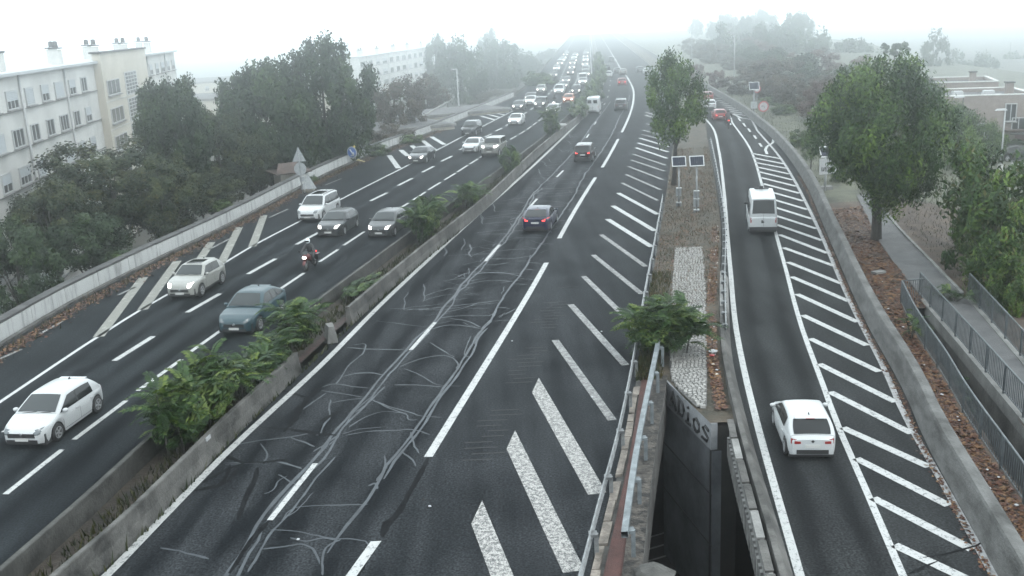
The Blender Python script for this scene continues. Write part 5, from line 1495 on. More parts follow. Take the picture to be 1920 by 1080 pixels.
medshrub('low sprig in the median before the gap', 44, 48, .6, 22, .5, 8, .6)
for i, (Y, h, lb) in enumerate([(128, 2.2, 'hazy hedge bush in the median beside the white panel van'), (140, 2.6, 'hazy hedge bush in the median behind the white panel van'), (155, 3.0, 'taller hazy hedge bush in the median'), (172, 3.2, 'hazy median hedge bush beyond the orange hatchback'), (192, 3.4, 'pale median hedge bush beside the small white car'), (215, 3.6, 'very pale median hedge bush'), (245, 3.8, 'farthest visible median hedge bush')]):
    t = thing('median_bush', lb, 'bush', (med(Y), Y, .1), group='hedge bushes in the far median')
    o = link('crown', crown('shrub#%d' % (i % 3)), t, (0, 0, h * .5)); o.scale = (1.1, 6, h * .55)
    mb = MB(); mb.tube([(0, 0, 0), (0, 0, h * .5)], [.08, .03], 6); mb.build('trunk', BARK, t)
c = G(1236, 672)
pinnate('bright feathery shrub growing over the rails at the end of the red walkway', [(-.2, .1, 1.3), (.35, -.1, 1.5), (.8, .35, 1.4), (-.6, .4, 1.2), (.15, .7, 1.6), (1.0, -.2, 1.1), (.5, .2, 1.9)], 290, .88, None, 1.7, 1.1, 21, (c.x, c.y, .1))
f = filler(bpy.data.objects['pinnate_shrub.' + '%03d' % (len([o for o in bpy.data.objects if o.name.startswith('pinnate_shrub')]) - 1)], 1.15, .9, .85, 1.05, 'dense#0'); f.location.x = .2
c = G(1742, 545)
pinnate('small dark shrub inside the railing corner of the underpass', [(0, 0, 1.0), (.3, -.6, .9)], 36, .6, None, 1.0, .8, 22, (c.x - .1, c.y - 1.2, -.6))
pinnate('green shrub growing out of the dark gap beside the footbridge', [(0, 0, 1.2), (.2, -.9, 1.0), (-.1, .8, 1.1)], 60, .6, None, 1.0, .9, 23, (R1(33) + .8, 33.5, -2.0))
pinnate('rust red shrub climbing through the bank railing', [(0, 0, .8), (.1, .5, .7)], 26, .5, None, .8, .8, 24, (R1(36) - .2, 36, .0))

# weeds and fallen leaves: nobody could count them
def scatter(name, n, place, size, m, label, seed, tall=False, cat_=None):
    r = random.Random(seed); V, Fc, T = [], [], []
    for i in range(n):
        x, y, z = place(r); s = size * r.uniform(.5, 1.4); a = r.uniform(0, 6.28)
        ca, sa = math.cos(a) * s, math.sin(a) * s; b = len(V)
        if tall:
            h = s * r.uniform(1.2, 3.2); lx, ly = r.uniform(-.5, .5) * h, r.uniform(-.5, .5) * h
            V += [(x - ca * .25, y - sa * .25, z), (x + ca * .25, y + sa * .25, z), (x + lx, y + ly, z + h)]; Fc.append((b, b + 1, b + 2))
        else:
            t1, t2 = r.uniform(-.5, .5) * s, r.uniform(-.5, .5) * s
            V += [(x - ca, y - sa, z + .02), (x + sa * .7, y - ca * .7, z + .02 + t1), (x + ca, y + sa, z + .03), (x - sa * .7, y + ca * .7, z + .02 + t2)]; Fc.append((b, b + 1, b + 2, b + 3))
        T.append(r.random())
    me = bpy.data.meshes.new(name); me.from_pydata(V, [], Fc); me.materials.append(m)
    at = me.attributes.new('tint', 'FLOAT', 'FACE'); at.data.foreach_set('value', T)
    return link(name, me, kind='stuff', label=label)
def bank(r):
    Y = r.uniform(14, 62) ; a = L_rw(Y) + .3; b = (R1(Y) if Y < 40 else PATHL(Y)); x = a + (b - a) * r.random() ** 1.2
    return x, Y, bankz(x, Y) + .02
scatter('fallen_leaves', 9000, bank, .085, LF_LITTER, 'brown and rust fallen leaves on the bank beside the ramp wall', 1)
def gut(r):
    Y = r.uniform(16, 75); return L_rw(Y) - .42 - abs(r.gauss(0, .10)), Y, .0
scatter('fallen_leaves', 2200, gut, .05, LF_LITTER, 'line of fallen leaves in the gutter of the ramp wall', 2)
def isl(r):
    Y = r.uniform(41, 92); a = L_rail(Y) + .2; b = L_rb(Y) - .1; t = r.random(); return a + (b - a) * t, Y, .2
scatter('island_weeds', 9000, isl, .06, leafmat('weed_blades', (.03, .028, .012), (.07, .065, .03), (.14, .10, .06)), 'dry grass and weeds on the traffic island', 3, True)
scatter('island_leaf_litter', 2600, isl, .08, LF_LITTER, 'scattered dead leaves on the traffic island', 4)
def isl2(r):
    Y = r.uniform(32.5, 47); a = L_rail(Y) + .15; return a + r.random() ** 1.5 * .9, Y, .15
scatter('island_weeds', 3000, isl2, .09, leafmat('green_weeds', (.012, .022, .008), (.04, .055, .02), (.13, .10, .045)), 'green and rust weeds behind the guard rail', 5, True)
def chan(r):
    Y = r.uniform(29.5, 58); x = L_rb(Y) - .15 - r.random() * .38; return x, Y, .2
scatter('channel_leaves', 2600, chan, .07, LF_LITTER, 'dead leaves in the channel beside the ramp kerb wall', 6)
def medw(r):
    Y = r.uniform(20, 100); return med(Y) + r.uniform(-.42, .42), Y, .17
scatter('median_weeds', 7000, medw, .09, leafmat('dark_weeds', (.008, .012, .005), (.03, .04, .014), (.09, .09, .04)), 'dark weeds and moss in the median', 7, True)
def leftg(r):
    Y = r.uniform(33, 120); x = L_par(Y) + .7 + abs(r.gauss(0, .45)); return x, Y, .0
scatter('gutter_debris', 5200, leftg, .085, LF_LITTER, 'brown leaf debris in the gutter of the left parapet', 8)
scatter('gutter_weeds', 1700, leftg, .11, leafmat('dry_weeds', (.02, .018, .010), (.06, .055, .03), (.12, .10, .06)), 'dry weeds in the gutter of the left parapet', 9, True)
def grs(r):
    Y = r.uniform(70, 165); x = L_rw(Y) + r.uniform(.6, 9 + Y * .06); return x, Y, bankz(x, Y)
scatter('bank_grass', 9000, grs, .10, leafmat('bank_grass_blades', (.035, .042, .022), (.085, .095, .055), (.17, .17, .11)), 'pale green grass on the bank beyond the ramp wall', 10, True)
def prk(r):
    Y = r.uniform(41, 80); x = PATHR(min(Y, 62)) + .5 + r.random() * 14; return x, Y, bankz(x, Y)
scatter('park_grass', 9000, prk, .07, leafmat('park_grass_blades', (.02, .024, .012), (.05, .055, .03), (.11, .10, .06)), 'thin grass and dead leaves beside the park path', 11, True)
def fgut(r):
    Y = r.uniform(20, 60); return L_medr(Y) + .15 + abs(r.gauss(0, .03)), Y, .0
scatter('barrier_weeds', 420, fgut, .10, leafmat('barrier_weed_blades', (.01, .018, .006), (.03, .045, .014), (.09, .09, .04)), 'tufts of weeds at the foot of the median barrier', 12, True)
# ------------------------------------------------------------------ buildings
RENDER_W = mat('render_white', (.42, .42, .405), (.53, .53, .51), .25, .85); RENDER_C = mat('render_cream', (.40, .375, .32), (.48, .45, .39), .25, .85)
WINF = mat('window_frame_white', (.36, .37, .375), rough=.5); PANE = mat('window_pane', (.03, .036, .04), rough=.12, spec=.6); SHUT = mat('roller_shutter', (.34, .37, .39), (.46, .49, .51), 3, .7, stretch=(1, 1, 12))
BRICK = mat('pink_brick', (.21, .175, .155), (.30, .255, .23), 2.5, .9, bump=.3, bscale=18, contrast=(.3, .7)); ROOFD = mat('flat_roof', (.06, .06, .065), (.13, .13, .13), .5, .9); TILE = mat('roof_tile', (.06, .042, .036), (.11, .075, .062), 2, .9)
DRAIN = mat('downpipe', (.34, .35, .355), rough=.6)

_wm = {}
def win_meshes(w, h, n):
    k = (round(w, 2), round(h, 2), n)
    if k not in _wm:
        f = MB()
        for s in (-1, 1): f.box((.02, s * w / 2, 0), (.12, .09, h + .09))
        for s in (-1, 1): f.box((.02, 0, s * h / 2), (.12, w - .09, .09))
        for i in range(1, n): f.box((.02, -w / 2 + w * i / n, 0), (.08, .07, h - .09))
        p = MB(); p.box((-.01, 0, 0), (.04, w, h))
        sh = MB()
        for i in range(6): sh.box((.045, 0, h / 2 - (i + .5) * h * .55 / 6), (.05, w - .1, h * .55 / 6 - .02))
        s2 = MB()
        for i in range(10): s2.box((.045, 0, h / 2 - (i + .5) * h / 10), (.05, w - .1, h / 10 - .02))
        sl = MB(); sl.box((.12, 0, -h / 2 - .10), (.28, w + .25, .10))
        _wm[k] = [m.mesh(nm, mm) for m, nm, mm in ((f, 'window', WINF), (p, 'pane', PANE), (sh, 'shutter', SHUT), (s2, 'shutter', SHUT), (sl, 'sill', CONC))]
    return _wm[k]
wr = random.Random(2)
def window(parent, x, y, z, rz, w, h, n=2, shut=0, frame=True):
    fm, pm, s1, s2, sl = win_meshes(w, h, n)
    o = link('window', fm, parent, (x, y, z), rz)
    link('pane', pm, o)
    if shut == 1: link('shutter', s1, o)
    elif shut == 2: link('shutter', s2, o)
    link('sill', sl, o)
    return o

def block(label, p_near, p_far, zr, zg, floors, bays, fh, group, tower=None, depth=13, chim=8):
    """apartment block: facade from p_near to p_far seen from its right (+) side"""
    a, b = Vector((p_near.x, p_near.y, 0)), Vector((p_far.x, p_far.y, 0))
    L = (b - a).length; ang = math.atan2(b.y - a.y, b.x - a.x)
    t = thing('apartment_block', label, 'building', (a.x, a.y, zg), 0, group)
    # local frame: facade runs along +Y local, faces +X local
    t.rotation_euler.z = ang - math.pi / 2
    Ht = zr - zg
    mb = MB(); mb.box((-depth / 2, L / 2, Ht / 2), (depth, L, Ht)); mb.build('wall', RENDER_W, t)
    mb = MB(); mb.box((-depth / 2 + .1, L / 2, Ht + .12), (depth + .7, L + .5, .22)); mb.build('roof', mat('roof_edge_grey', (.38, .40, .41), rough=.8), t)
    rf = t.children[-1]
    for i in range(chim):
        y = L * (i + .6) / chim + wr.uniform(-1, 1)
        mb = MB(); mb.box((0, 0, .65), (.7, 1.1, 1.3)); c = mb.build('chimney', RENDER_W, t); c.location = (-1.6 - (i % 2) * 2.2, y, Ht + .2)
        mb = MB(); mb.box((0, 0, 1.42), (.9, 1.3, .12)); mb.lathe([(.0, .55), (.22, .5), (.25, 0)], (0, 0, 1.5), n=10); mb.build('chimney_pot', CAP, c)
    bw = L / bays
    if tower:
        y0, y1 = tower
        mb = MB(); mb.box((.35, (y0 + y1) / 2, Ht / 2 + .45), (.7, y1 - y0, Ht + .9)); mb.build('stair_tower', RENDER_C, t)
        tw = t.children[-1]
        mb = MB(); mb.box((.3, (y0 + y1) / 2, Ht + .98), (1.1, y1 - y0 + .3, .16)); mb.build('tower_coping', CAP, t)
        yc = y0 + (y1 - y0) * .56
        for k in range(floors):
            z = Ht - 1.2 - fh * (k + .45)
            if z < 2: break
            gpan = MB(); gpan.box((.72, yc, z), (.06, (y1 - y0) * .28, fh * .88)); go = gpan.build('glass_block_window', WINF, t)
            gm = MB()
            for i in range(4):
                for j in range(6): gm.box((.76, yc + (i - 1.5) * (y1 - y0) * .064, z + (j - 2.5) * fh * .138), (.03, (y1 - y0) * .048, fh * .10))
            gm.build('glass_block', PANE, go, kind='stuff')
            window(t, .72, y0 + (y1 - y0) * .17, z, 0, (y1 - y0) * .24, fh * .52, 3, 0)
            mb = MB(); mb.box((.72, (y0 + y1) / 2, z - fh * .47), (.10, y1 - y0, .06)); mb.build('string_course', RENDER_W, t)
    for k in range(floors):
        z = Ht - fh * (k + .62)
        if z < 1: break
        for i in range(bays):
            y = bw * (i + .5)
            if tower and tower[0] - bw * .4 < y < tower[1] + bw * .4: continue
            window(t, .03, y, z, 0, bw * (.46 if i % 3 else .60), fh * .46, 2 if i % 3 else 3, wr.choice((0, 0, 1, 1, 2)))
        mb = MB(); mb.box((.06, L / 2 if not tower else tower[0] / 2, z - fh * .30), (.10, L if not tower else tower[0] - .1, .07)); mb.build('string_course', CONC, t)
    for i in range(1, bays, 3):
        mb = MB(); mb.tube([(.12, bw * i, 0), (.12, bw * i, Ht)], .09, 6); mb.build('downpipe', DRAIN, t)
    # end wall windows
    for k in range(floors):
        z = Ht - fh * (k + .62)
        if z > 1: window(t, -depth * .5, L + .03, z, math.pi / 2, 1.2, fh * .5, 2, 1)
    return t
blk_near = block('white five storey apartment block with cream stair tower and glass block windows', Vector((-33.0, 58, 0)), Vector((-45.6, 142, 0)), 10.3, -7, 6, 21, 2.7, None, tower=(39, 61), chim=12)
pn = PY(672, 110, 270); pf = PY(802, 95, 345)
blk_far = block('pale distant apartment block with a row of chimneys fading in the fog', pn, pf, PY(672, 108, 270).z, -7, 5, 11, 3.0, None, chim=9)

# low buildings under the left trees
def shed(label, u, v, Y, w, d, h, roofm, ang, pitched, zg=-7, cat_='building', name='low_building'):
    c = PY(u, v, Y)
    t = thing(name, label, cat_, (c.x, Y, zg), ang)
    Hh = c.z - zg
    mb = MB(); mb.box((0, 0, (Hh - .2) / 2), (w, d, Hh - .2)); mb.build('wall', RENDER_C, t)
    mb = MB()
    if pitched:
        mb.grid([[(-w / 2 - .5, s * (d / 2 + .5), Hh - .1), (w / 2 + .5, s * (d / 2 + .5), Hh - .1)] if s else [(-w / 2 + .2, 0, Hh + .55), (w / 2 - .2, 0, Hh + .55)] for s in (-1, 0, 1)], smooth=False)
        mb.box((0, 0, Hh - .16), (w + 1.1, d + 1.1, .1))
    else:
        mb.box((0, 0, Hh + .0), (w + .4, d + .4, .35)); mb.box((0, 0, Hh + .19), (w - .2, d - .2, .02), 1)
    mb.build('roof', [roofm, ROOFD], t)
    for i in range(3):
        window(t, -w / 2 + w * (i + .5) / 3, -d / 2 - .03, Hh - 1.6, -math.pi / 2, 1.0, 1.1, 2, i % 2)
    mb = MB(); mb.box((w * .1, -d / 2 - .03, 1.1), (1.0, .06, 2.2)); mb.build('door', DARKMETAL, t)
    return t
shed('small hut with a brown tiled roof below the road signs', 540, 317, 84, 2.0, 2.2, 2.6, TILE, .5, True, cat_='hut', name='hut')
shed('low flat roofed building behind the parapet right of the tallest tree', 722, 238, 122, 14, 10, 3, CONC, .5, False)
shed('low flat roofed building below the hazy lamp post', 832, 210, 140, 16, 9, 3, CONC, .5, False)
shed('long hazy building in the gap left of the tallest tree', 440, 178, 190, 40, 18, 8, CONC, .3, False)
shed('faint hazy hall beyond the left apartment block', 395, 150, 300, 60, 30, 10, CONC, .2, False)
# side road rail by the far parapet
t = thing('side_fence', 'low fence along the side road beyond the left parapet', 'fence')
mb = MB(); pts = [G(785, 246, .2), G(830, 222, .2), G(870, 196, .2)]; pts = [p + Vector((-2.5, 0, 0)) for p in pts]
mb.tube([p + Vector((0, 0, .5)) for p in pts], .14, 6); mb.build('rail', CONC, t)
for i in range(6):
    q = pts[0].lerp(pts[2], i / 5); mb = MB(); mb.box((q.x, q.y, -2.5), (.15, .15, 6)); mb.build('post', CONC, t)

# brick houses on the right
def house(label, u, v, Y, w, d, zr, zg, ang, wins, door=None, sky=0, balc=None, par=.4):
    c = PY(u, v, Y)
    t = thing('brick_house', label, 'house', (c.x, Y, zg), ang, 'flat roofed brick houses')
    h = zr - zg
    mb = MB(); mb.box((0, d / 2, h / 2), (w, d, h)); mb.build('wall', BRICK, t)
    mb = MB()
    mb.box((0, d / 2, h + .03), (w - .6, d - .6, .06), 0)
    for (cx, cy, sx, sy) in ((0, .15, w, .3), (0, d - .15, w, .3), (-w / 2 + .15, d / 2, .3, d - .6), (w / 2 - .15, d / 2, .3, d - .6)): mb.box((cx, cy, h + par / 2), (sx, sy, par), 1); 
    rf = mb.build('roof', [ROOFD, BRICK], t)
    mb = MB()
    for (cx, cy, sx, sy) in ((0, .13, w + .1, .4), (0, d - .13, w + .1, .4), (-w / 2 + .12, d / 2, .4, d - .7), (w / 2 - .12, d / 2, .4, d - .7)): mb.box((cx, cy, h + par + .05), (sx, sy, .10))
    mb.build('roof_coping', RENDER_W, rf)
    for (wx, wz, ww, wh, n) in wins: window(t, wx, -.03, wz, -math.pi / 2, ww, wh, n, 0)
    if door:
        mb = MB(); mb.box((door, -.04, 1.1), (1.1, .1, 2.2)); mb.build('door', mat('red_brown_door', (.12, .03, .03), rough=.6), t)
        mb = MB(); mb.box((door, -.55, 2.45), (3.2, 1.1, .18)); mb.build('porch_canopy', TILE, t)
    for i in range(sky):
        mb = MB(); mb.box((-w * .25 + i * w * .35, d * .45, h + .35), (1.2, 1.0, .5), taper=.8); mb.build('skylight', WINF, rf)
    mb = MB(); mb.box((w * .3, d * .35, h + .7), (.7, .7, 1.3)); ch = mb.build('chimney', BRICK, rf); mb = MB(); mb.box((w * .3, d * .35, h + 1.42), (.9, .9, .14)); mb.build('chimney_cap', CAP, rf)
    if balc:
        mb = MB(); mb.box((balc[0], -.6, balc[1]), (2.6, 1.2, .15)); mb.box((balc[0], -1.18, balc[1] + .5), (2.6, .06, .9)); mb.build('balcony', CONC, t)
    return t
house('tall pink brick house with a narrow double window and porch', 1850, 240, 99, 8.6, 9, 2.7, -2.8, -.22, [(2.1, 4.2, 1.0, 1.7, 2), (-.2, 2.4, 1.3, 1.5, 2), (2.9, 2.9, 1.2, 1.5, 2), (-2.6, 3.0, 1.3, 1.3, 2)], 3.2, 2)
house('pink brick house at the right edge with a balcony', 1915, 250, 99, 8.0, 9, 2.2, -2.8, -.32, [(-1.2, 4.0, 1.0, 1.0, 1), (-1.6, 2.4, 1.2, 1.3, 2), (2.0, 4.0, 1.2, 1.3, 2)], None, 1, (2.4, 3.6))
house('lower pink brick house with flat roof behind the loose green tree', 1790, 240, 101, 9.5, 10, .8, -2.8, -.22, [(-1.5, 2.2, 1.3, 1.2, 2), (2.0, 2.2, 1.3, 1.2, 2), (0.3, 2.0, 1.0, 1.9, 1)], -3, 2)
house('pale brick house with white skylight behind the others, beside the big tree', 1765, 200, 118, 12, 9, 2.6, -2.8, -.3, [(1.5, 4.2, 1.5, 1.4, 1), (-2.5, 3.8, 1.3, 1.3, 2)], None, 1)
# parked cars by the houses
for (u, v, c, lb, yaw) in [(1862, 296, P_WHITE, 'white car parked in front of the brick houses', .4), (1900, 300, P_BLACK, 'black car parked at the right edge by the houses', .2), (1815, 306, P_WHITE, 'white car parked behind the small thin trunked tree', .3)]:
    o = car('compact', c, 'parked_car', detail=False); p = G(u, v, -2.52); o.location = (p.x, p.y, -2.52); o.rotation_euler.z = yaw
    o['label'] = lb; o['category'] = 'car'; o['group'] = 'cars parked by the houses'

# ------------------------------------------------------------------ signs, lamps, litter
SIGN_BACK = mat('sign_back_grey', (.26, .28, .29), (.36, .38, .39), 4, .6, metal=.2); SIGN_W = mat('sign_white', (.36, .37, .375), rough=.45); SIGN_R = mat('sign_red', (.42, .03, .04), rough=.45); SIGN_B = mat('sign_blue', (.03, .12, .42), rough=.45)
PVC = mat('solar_cell', (.010, .017, .036), (.018, .03, .06), 9, .45, spec=.15); ALU = mat('aluminium_frame', (.38, .40, .41), rough=.4, metal=.3); SIGN_K = mat('sign_black', (.01, .01, .012), rough=.5)
def solar(t, z, w, h, tilt=.9, y=0):
    R_ = Matrix.Rotation(tilt, 3, 'X')
    mb = MB()
    for s in (-1, 1): mb.box(Vector((0, y, z)) + R_ @ Vector((s * (w / 2 - .03), 0, 0)), (.06, h, .06), rot=R_); 
    for s in (-1, 1): mb.box(Vector((0, y, z)) + R_ @ Vector((0, s * (h / 2 - .03), 0)), (w - .12, .06, .06), rot=R_)
    fr = mb.build('panel_frame', ALU, t)
    n = 6
    for i in range(n):
        mb = MB(); mb.box(Vector((0, y, z)) + R_ @ Vector((-w / 2 + .06 + (w - .12) * (i + .5) / n, 0, .004)), ((w - .12) / n - .012, h - .13, .03), rot=R_); mb.build('solar_cell', PVC, fr)
def solar_post(u, v, z, label, extra):
    b = G(u, v, .1); t = thing('solar_post', label, 'solar post', b, 0, 'solar powered posts on the island')
    mb = MB(); mb.tube([(0, 0, -.1), (0, 0, z)], .06, 10); mb.build('pole', STEEL, t)
    solar(t, z + .05, .92, .68, 1.15)
    for k, zz in enumerate(extra):
        mb = MB(); mb.box((0, -.0, zz), (.34, .26, .07)); mb.box((0, .12, zz - .3), (.36, .04, .5), 1); mb.build('bracket', [ALU, SIGN_BACK], t)
    return t
solar_post(1273, 391, 3.05, 'left solar panel post with a grey box, on the island before the tree', [1.35, .4])
solar_post(1306, 402, 3.35, 'right solar panel post on the island, standing alone', [1.5, 1.0, .3])
# solar speed sign on the right bank with scribble
b = G(1547, 358, -.05); t = thing('solar_sign', 'white display board on a post with black scribble and solar panel, by the big tree', 'sign', b, .12)
mb = MB(); mb.tube([(0, 0, -.2), (0, 0, 2.5)], .07, 10); mb.build('pole', ALU, t)
mb = MB(); mb.box((.1, -.1, 1.75), (1.25, .08, 1.1)); bd = mb.build('board', SIGN_W, t)
mb = MB(); r7 = random.Random(8)
for k in range(7):
    x = -.32 + k * .135; mb.tube([(x + r7.uniform(-.06, .06), -.155, 1.34 + r7.uniform(0, .42)) for _ in range(5)], .028, 5)
mb.build('scribble', SIGN_K, bd, kind='stuff')
solar(t, 2.75, .95, .8, 1.05); mb = MB(); mb.box((0, .2, .15), (1.1, .5, .3)); mb.build('footing', CONC, t)
def roundsign(u, v, zt, label, ang=0, face=True, r=.35, pic='arrow', z0=0):
    b = G(u, v, z0); t = thing('road_sign', label, 'road sign', b, ang)
    mb = MB(); mb.tube([(0, .05, -.1), (0, .05, zt + .3)], .035, 8); mb.build('post', STEEL, t)
    mb = MB(); mb.lathe([(0, -.012), (r, -.012), (r, .012), (0, .012)], (0, 0, zt), 'y', 24, smooth=False); dsk = mb.build('disc', SIGN_R if face else SIGN_BACK, t)
    if face:
        mb = MB(); mb.lathe([(0, -.016), (r * .76, -.016), (r * .76, -.012)], (0, 0, zt), 'y', 24, smooth=False); mb.build('disc_face', SIGN_W, dsk)
        mb = MB()
        if pic == 'arrow': mb.tube([(r * .15, -.022, zt - .2), (r * .15, -.022, zt + .06), (-r * .35, -.022, zt + .06)], .028, 5); mb.tube([(-r * .2, -.022, zt + .14), (-r * .45, -.022, zt + .06), (-r * .2, -.022, zt - .02)], .022, 5)
        else:
            mb.box((-.08, -.02, zt), (.10, .01, .16)); mb.box((.08, -.02, zt), (.10, .01, .16))
        mb.build('pictogram', SIGN_K, dsk)
    return t
roundsign(1431, 225, 1.55, 'round red ringed sign with a black turn arrow beside the ramp wall', .1, r=.62)
roundsign(1419, 206, 2.6, 'round red ringed sign right of the far solar mast', .1, pic='cars', r=.46)
b = G(1413, 214, 0); t = thing('solar_post', 'far solar panel mast with grey cabinet beside the ramp wall', 'solar post', b)
mb = MB(); mb.tube([(0, 0, 0), (0, 0, 3.2)], .08, 8); mb.build('pole', STEEL, t); mb = MB(); mb.box((0, -.1, 1.1), (.7, .4, .8)); mb.build('cabinet', SIGN_BACK, t); solar(t, 3.4, 1.25, 1.0, 1.15)
# signs on the left seen from behind
b = G(576, 346, .8); t = thing('road_sign', 'grey back of a triangular and a round road sign on one post behind the parapet', 'road sign', (b.x - .5, b.y + .3, -.2)); t.scale = (.82, .82, .9)
mb = MB(); mb.tube([(.05, -.05, -.8), (0, -.05, 4.3)], .06, 8); mb.build('post', STEEL, t)
mb = MB(); q = [(-.66, 0, 3.1), (.66, 0, 3.1), (0, 0, 4.35)]; mb.poly(q); mb.poly([(x, y + .03, z) for x, y, z in q][::-1])
for i in range(3): a_, c_ = q[i], q[(i + 1) % 3]; mb.poly([a_, (a_[0], .03, a_[2]), (c_[0], .03, c_[2]), c_])
mb.build('triangle_plate', SIGN_BACK, t)
mb = MB(); mb.lathe([(0, -.015), (.58, -.015), (.58, .015), (0, .015)], (.02, 0, 2.45), 'y', 24, smooth=False); mb.build('disc', SIGN_BACK, t)
mb = MB(); mb.box((.12, 0, 1.55), (.5, .03, .42)); mb.build('subplate', SIGN_BACK, t)
b = G(661, 297, .8); t = thing('road_sign', 'oval blue and white arrow sign with a yellow lamp on the parapet', 'road sign', (b.x, b.y, .74), -.5)
mb = MB(); mb.lathe([(0, -.02), (.55, -.02), (.55, .02), (0, .02)], (0, 0, .62), 'y', 20, smooth=False); o_ = mb.build('disc', SIGN_W, t)
mb = MB(); mb.lathe([(0, -.03), (.46, -.03), (.46, -.02)], (0, 0, .62), 'y', 20, smooth=False); mb.build('blue_face', SIGN_B, o_)
mb = MB(); mb.tube([(-.2, -.04, .9), (.18, -.04, .38)], .08, 5); mb.tube([(-.12, -.04, .34), (.22, -.04, .32), (.22, -.04, .66)], .07, 5); mb.build('arrow', SIGN_W, o_)
mb = MB(); mb.ellipsoid((.3, 0, 1.15), (.12, .08, .10)); mb.build('lamp', mat('yellow_lamp', (.6, .45, .08), rough=.4), t); mb = MB(); mb.tube([(.34, .04, 0), (.34, .04, 1.15)], .03, 6); mb.build('post', ALU, t)
b = G(580, 361, 0); t = thing('road_sign', 'grey triangular roadworks sign on a folding stand leaning by the parapet', 'road sign', (b.x, b.y, 0), .15)
mb = MB(); q = [(-.62, 0, .28), (.62, 0, .28), (0, .28, 1.45)]; mb.poly(q); mb.poly([(x, y + .03, z) for x, y, z in q][::-1]); mb.build('triangle_plate', SIGN_BACK, t)
mb = MB()
for s in (-.35, .35): mb.tube([(s * .6, .12, .8), (s, -.08, 0)], .025, 5); mb.tube([(s * .6, .2, .8), (s * 1.2, .75, 0)], .025, 5)
mb.build('stand', ALU, t); mb = MB(); mb.box((0, .35, .08), (.9, .3, .16)); mb.build('sandbag', mat('sandbag', (.28, .26, .22), rough=.95), t)
# lamps
def lamp(u, v0, v1, Y, zg, label, r=.09, head='arm', pale=True):
    c = PY(u, v1, Y); t = thing('street_lamp', label, 'street lamp', (c.x, Y, zg)); top = PY(u, v0, Y).z - zg
    mb = MB(); mb.tube([(0, 0, 0), (0, 0, top)], [r, r * .6], 8); mb.build('pole', DRAIN if pale else DARKMETAL, t)
    mb = MB()
    if head == 'arm': mb.box((-.35, 0, top + .02), (1.0, .3, .14), taper=.7)
    else: mb.lathe([(0, .28), (.30, .12), (.34, 0), (.0, -.02)], (0, 0, top), n=12)
    mb.build('lamp_head', WINF, t)
    mb = MB(); mb.box((0, 0, .5), (.42, .42, 1.0), taper=.8); mb.build('base', RENDER_W, t)
    return t
lamp(1878, 206, 288, 86, -2.7, 'pale street lamp on a thick white base in front of the brick houses')
lamp(1800, 182, 270, 95, -2.7, 'dark street lamp standing behind the loose green tree', pale=False)
lamp(1376, 62, 172, 175, -.5, 'tall slender lamp mast rising from the far right bank', .12)
lamp(1297, 62, 130, 250, 0, 'faint lamp mast beyond the island tree', .12)
lamp(860, 130, 196, 150, -7, 'thin lamp post in front of the hazy trees on the left', .12)
# boundary stones, litter
def small(name, label, cat_, loc, build, m, group=None, rz=0):
    mb = MB(); build(mb); o = mb.build(name, m); o.location = loc; o.rotation_euler.z = rz; o['label'] = label; o['category'] = cat_
    if group: o['group'] = group
    return o
BAG = mat('white_plastic', (.38, .39, .40), rough=.5); REDBAG = mat('red_plastic', (.40, .05, .05), rough=.5)
def lump(s, seed):
    def f(mb):
        r = random.Random(seed); rows = []
        for i in range(6):
            a = math.pi * i / 5; rows.append([(s * math.sin(a) * math.cos(k) * r.uniform(.75, 1.15), s * math.sin(a) * math.sin(k) * r.uniform(.75, 1.15), s * .5 * (1 + math.cos(a)) * .8) for k in [6.283 * j / 9 for j in range(9)]])
        mb.grid(rows, closed=True, smooth=False)
    return f
small('litter_bag', 'crumpled white and red plastic bag in the channel beside the ramp kerb wall', 'litter', G(1337, 662, .2), lump(.17, 1), BAG)
small('litter_cloth', 'red scrap lying on the crumpled white bag', 'litter', G(1335, 668, .42), lump(.10, 2), REDBAG)
lr = random.Random(9)
for i in range(34):
    Y = lr.uniform(30, 60); small('litter_scrap', 'small pale scrap of litter in the channel along the ramp kerb wall', 'litter', (L_rb(Y) - .15 - lr.random() * .35, Y, .2), lump(lr.uniform(.035, .075), i), BAG if i % 3 else RENDER_C, 'scraps of litter in the channel')
for i in range(16):
    Y = lr.uniform(18, 45); small('litter_scrap', 'small pale scrap of litter among the leaves on the bank', 'litter', (L_rw(Y) + .35 + lr.random() * (R1(Y) - L_rw(Y) - .5 if Y < 40 else 2.5), Y, .05), lump(lr.uniform(.03, .06), i + 50), BAG, 'scraps of litter on the bank')
for i, (u, v) in enumerate([(559, 1012), (1128, 622), (806, 950), (1110, 745), (440, 700), (960, 640), (325, 505)]):
    small('litter_scrap', 'tiny white scrap lying on the open asphalt', 'litter', G(u, v, .005), lump(.045, i + 90), BAG, 'scraps on the asphalt')
small('barrier_marker', 'small white marker plate on top of the median barrier', 'marker', G(384, 818, .8), lambda mb: mb.box((.1, 0, -.06), (.03, .30, .12)), BAG, rz=-.15)
small('stone_slab', 'pale flat slab lying on the leafy bank', 'slab', G(1647, 512, .05), lambda mb: mb.box((0, 0, .05), (.6, .35, .1)), CONC, rz=.4)
small('median_block', 'pale concrete block bridging the median beside the tall thin shrub', 'block', (med(112), 112, .5), lambda mb: mb.box((0, 0, .2), (1.3, 2.2, .4)), CONC)
small('concrete_lump', 'broken pale concrete lump at the near end of the underpass opening', 'rubble', G(1225, 1092, .1), lump(.5, 3), CONC_D)
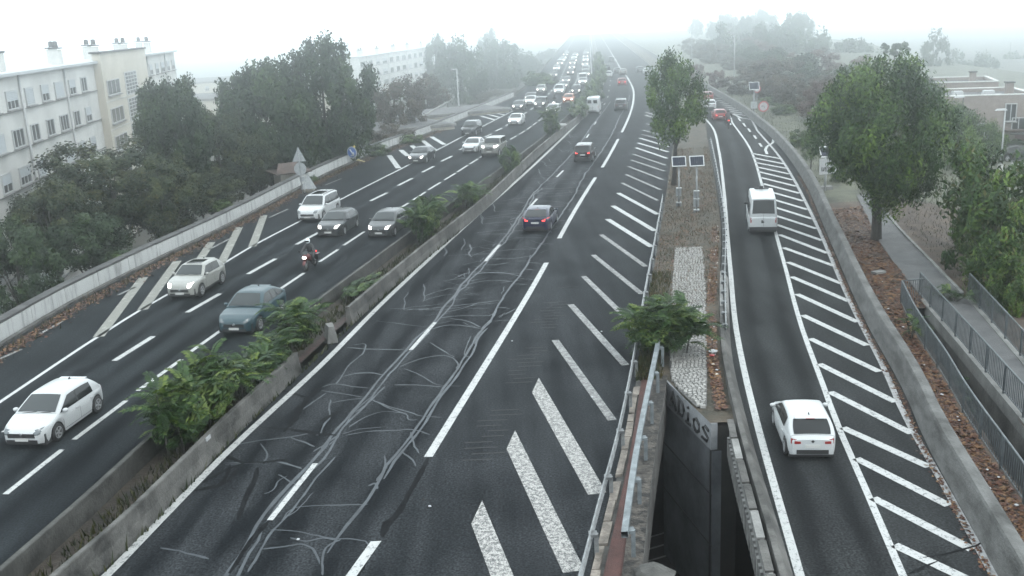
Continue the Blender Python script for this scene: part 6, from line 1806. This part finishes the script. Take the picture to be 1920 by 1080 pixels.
for i in range(3):
    small('parapet_debris', 'yellowish scrap beside the parapet under the blue arrow sign', 'litter', G(672 + i * 5, 302 + i, .1), lump(.22 - .04 * i, 60 + i), mat('yellow_scrap', (.45, .38, .20), rough=.8), 'scraps under the blue sign')

# cobble slope on the island: laid stones
cb = thing('cobble_slab', 'pale cobbled slab on the island running down to the abutment', 'paving')
mb = MB(); cr_ = random.Random(6)
Lc0 = Line([(1268, 430), (1266, 470), (1259, 567), (1256, 650), (1262, 735)], .15); Lc1 = Line([(1312, 430), (1316, 460), (1322, 520), (1324, 600), (1322.5, 762)], .15)
Y = 29.8
while Y < 52:
    a, b = max(Lc0(Y), wing(Y) + .1 if Y < 33 else -9), Lc1(Y); n = max(1, int((b - a) / .135))
    o = cr_.uniform(-.05, .05)
    for i in range(n):
        x = a + (b - a) * (i + .5) / n + o
        mb.box((x, Y + cr_.uniform(-.012, .012), .20 + cr_.uniform(-.012, .012)), ((b - a) / n - .025, .095, .10), rot=Matrix.Rotation(cr_.uniform(-.08, .08), 3, 'Z'), taper=.86)
    Y += .12
mb.build('cobbles', mat('pale_cobble', (.15, .15, .145), (.40, .39, .37), 5, .9, contrast=(.3, .7), bump=.3), cb, kind='stuff')
mb = MB(); mb.grid([[(max(Lc0(Y), wing(Y) + .08 if Y < 33 else -9) - .05, Y, .195), (Lc1(Y) + .05, Y, .195)] for Y in yrange(29.8, 52.1, 1.5)], smooth=False); mb.build('mortar_bed', mat('mortar', (.06, .06, .058), (.16, .155, .15), 3, .95), cb)
# ------------------------------------------------------------------ the fog
mb = MB()
mb.box((0, 640, 13.0), (1900, 1640, 42.4))
hz, hn, hl, hp = new_mat('fog_air')
hn.remove(hp)
pv = hn.new('ShaderNodeVolumePrincipled')
pv.inputs['Color'].default_value = (0.965, 0.99, 1.0, 1)
pv.inputs['Density'].default_value = 0.0024
pv.inputs['Anisotropy'].default_value = 0.93
pv.inputs['Density Attribute'].default_value = ''
hl.new(pv.outputs[0], hn['Material Output'].inputs['Volume'])
try: hz.cycles.homogeneous_volume = True
except Exception: pass
mb.build('haze', hz, kind='stuff')
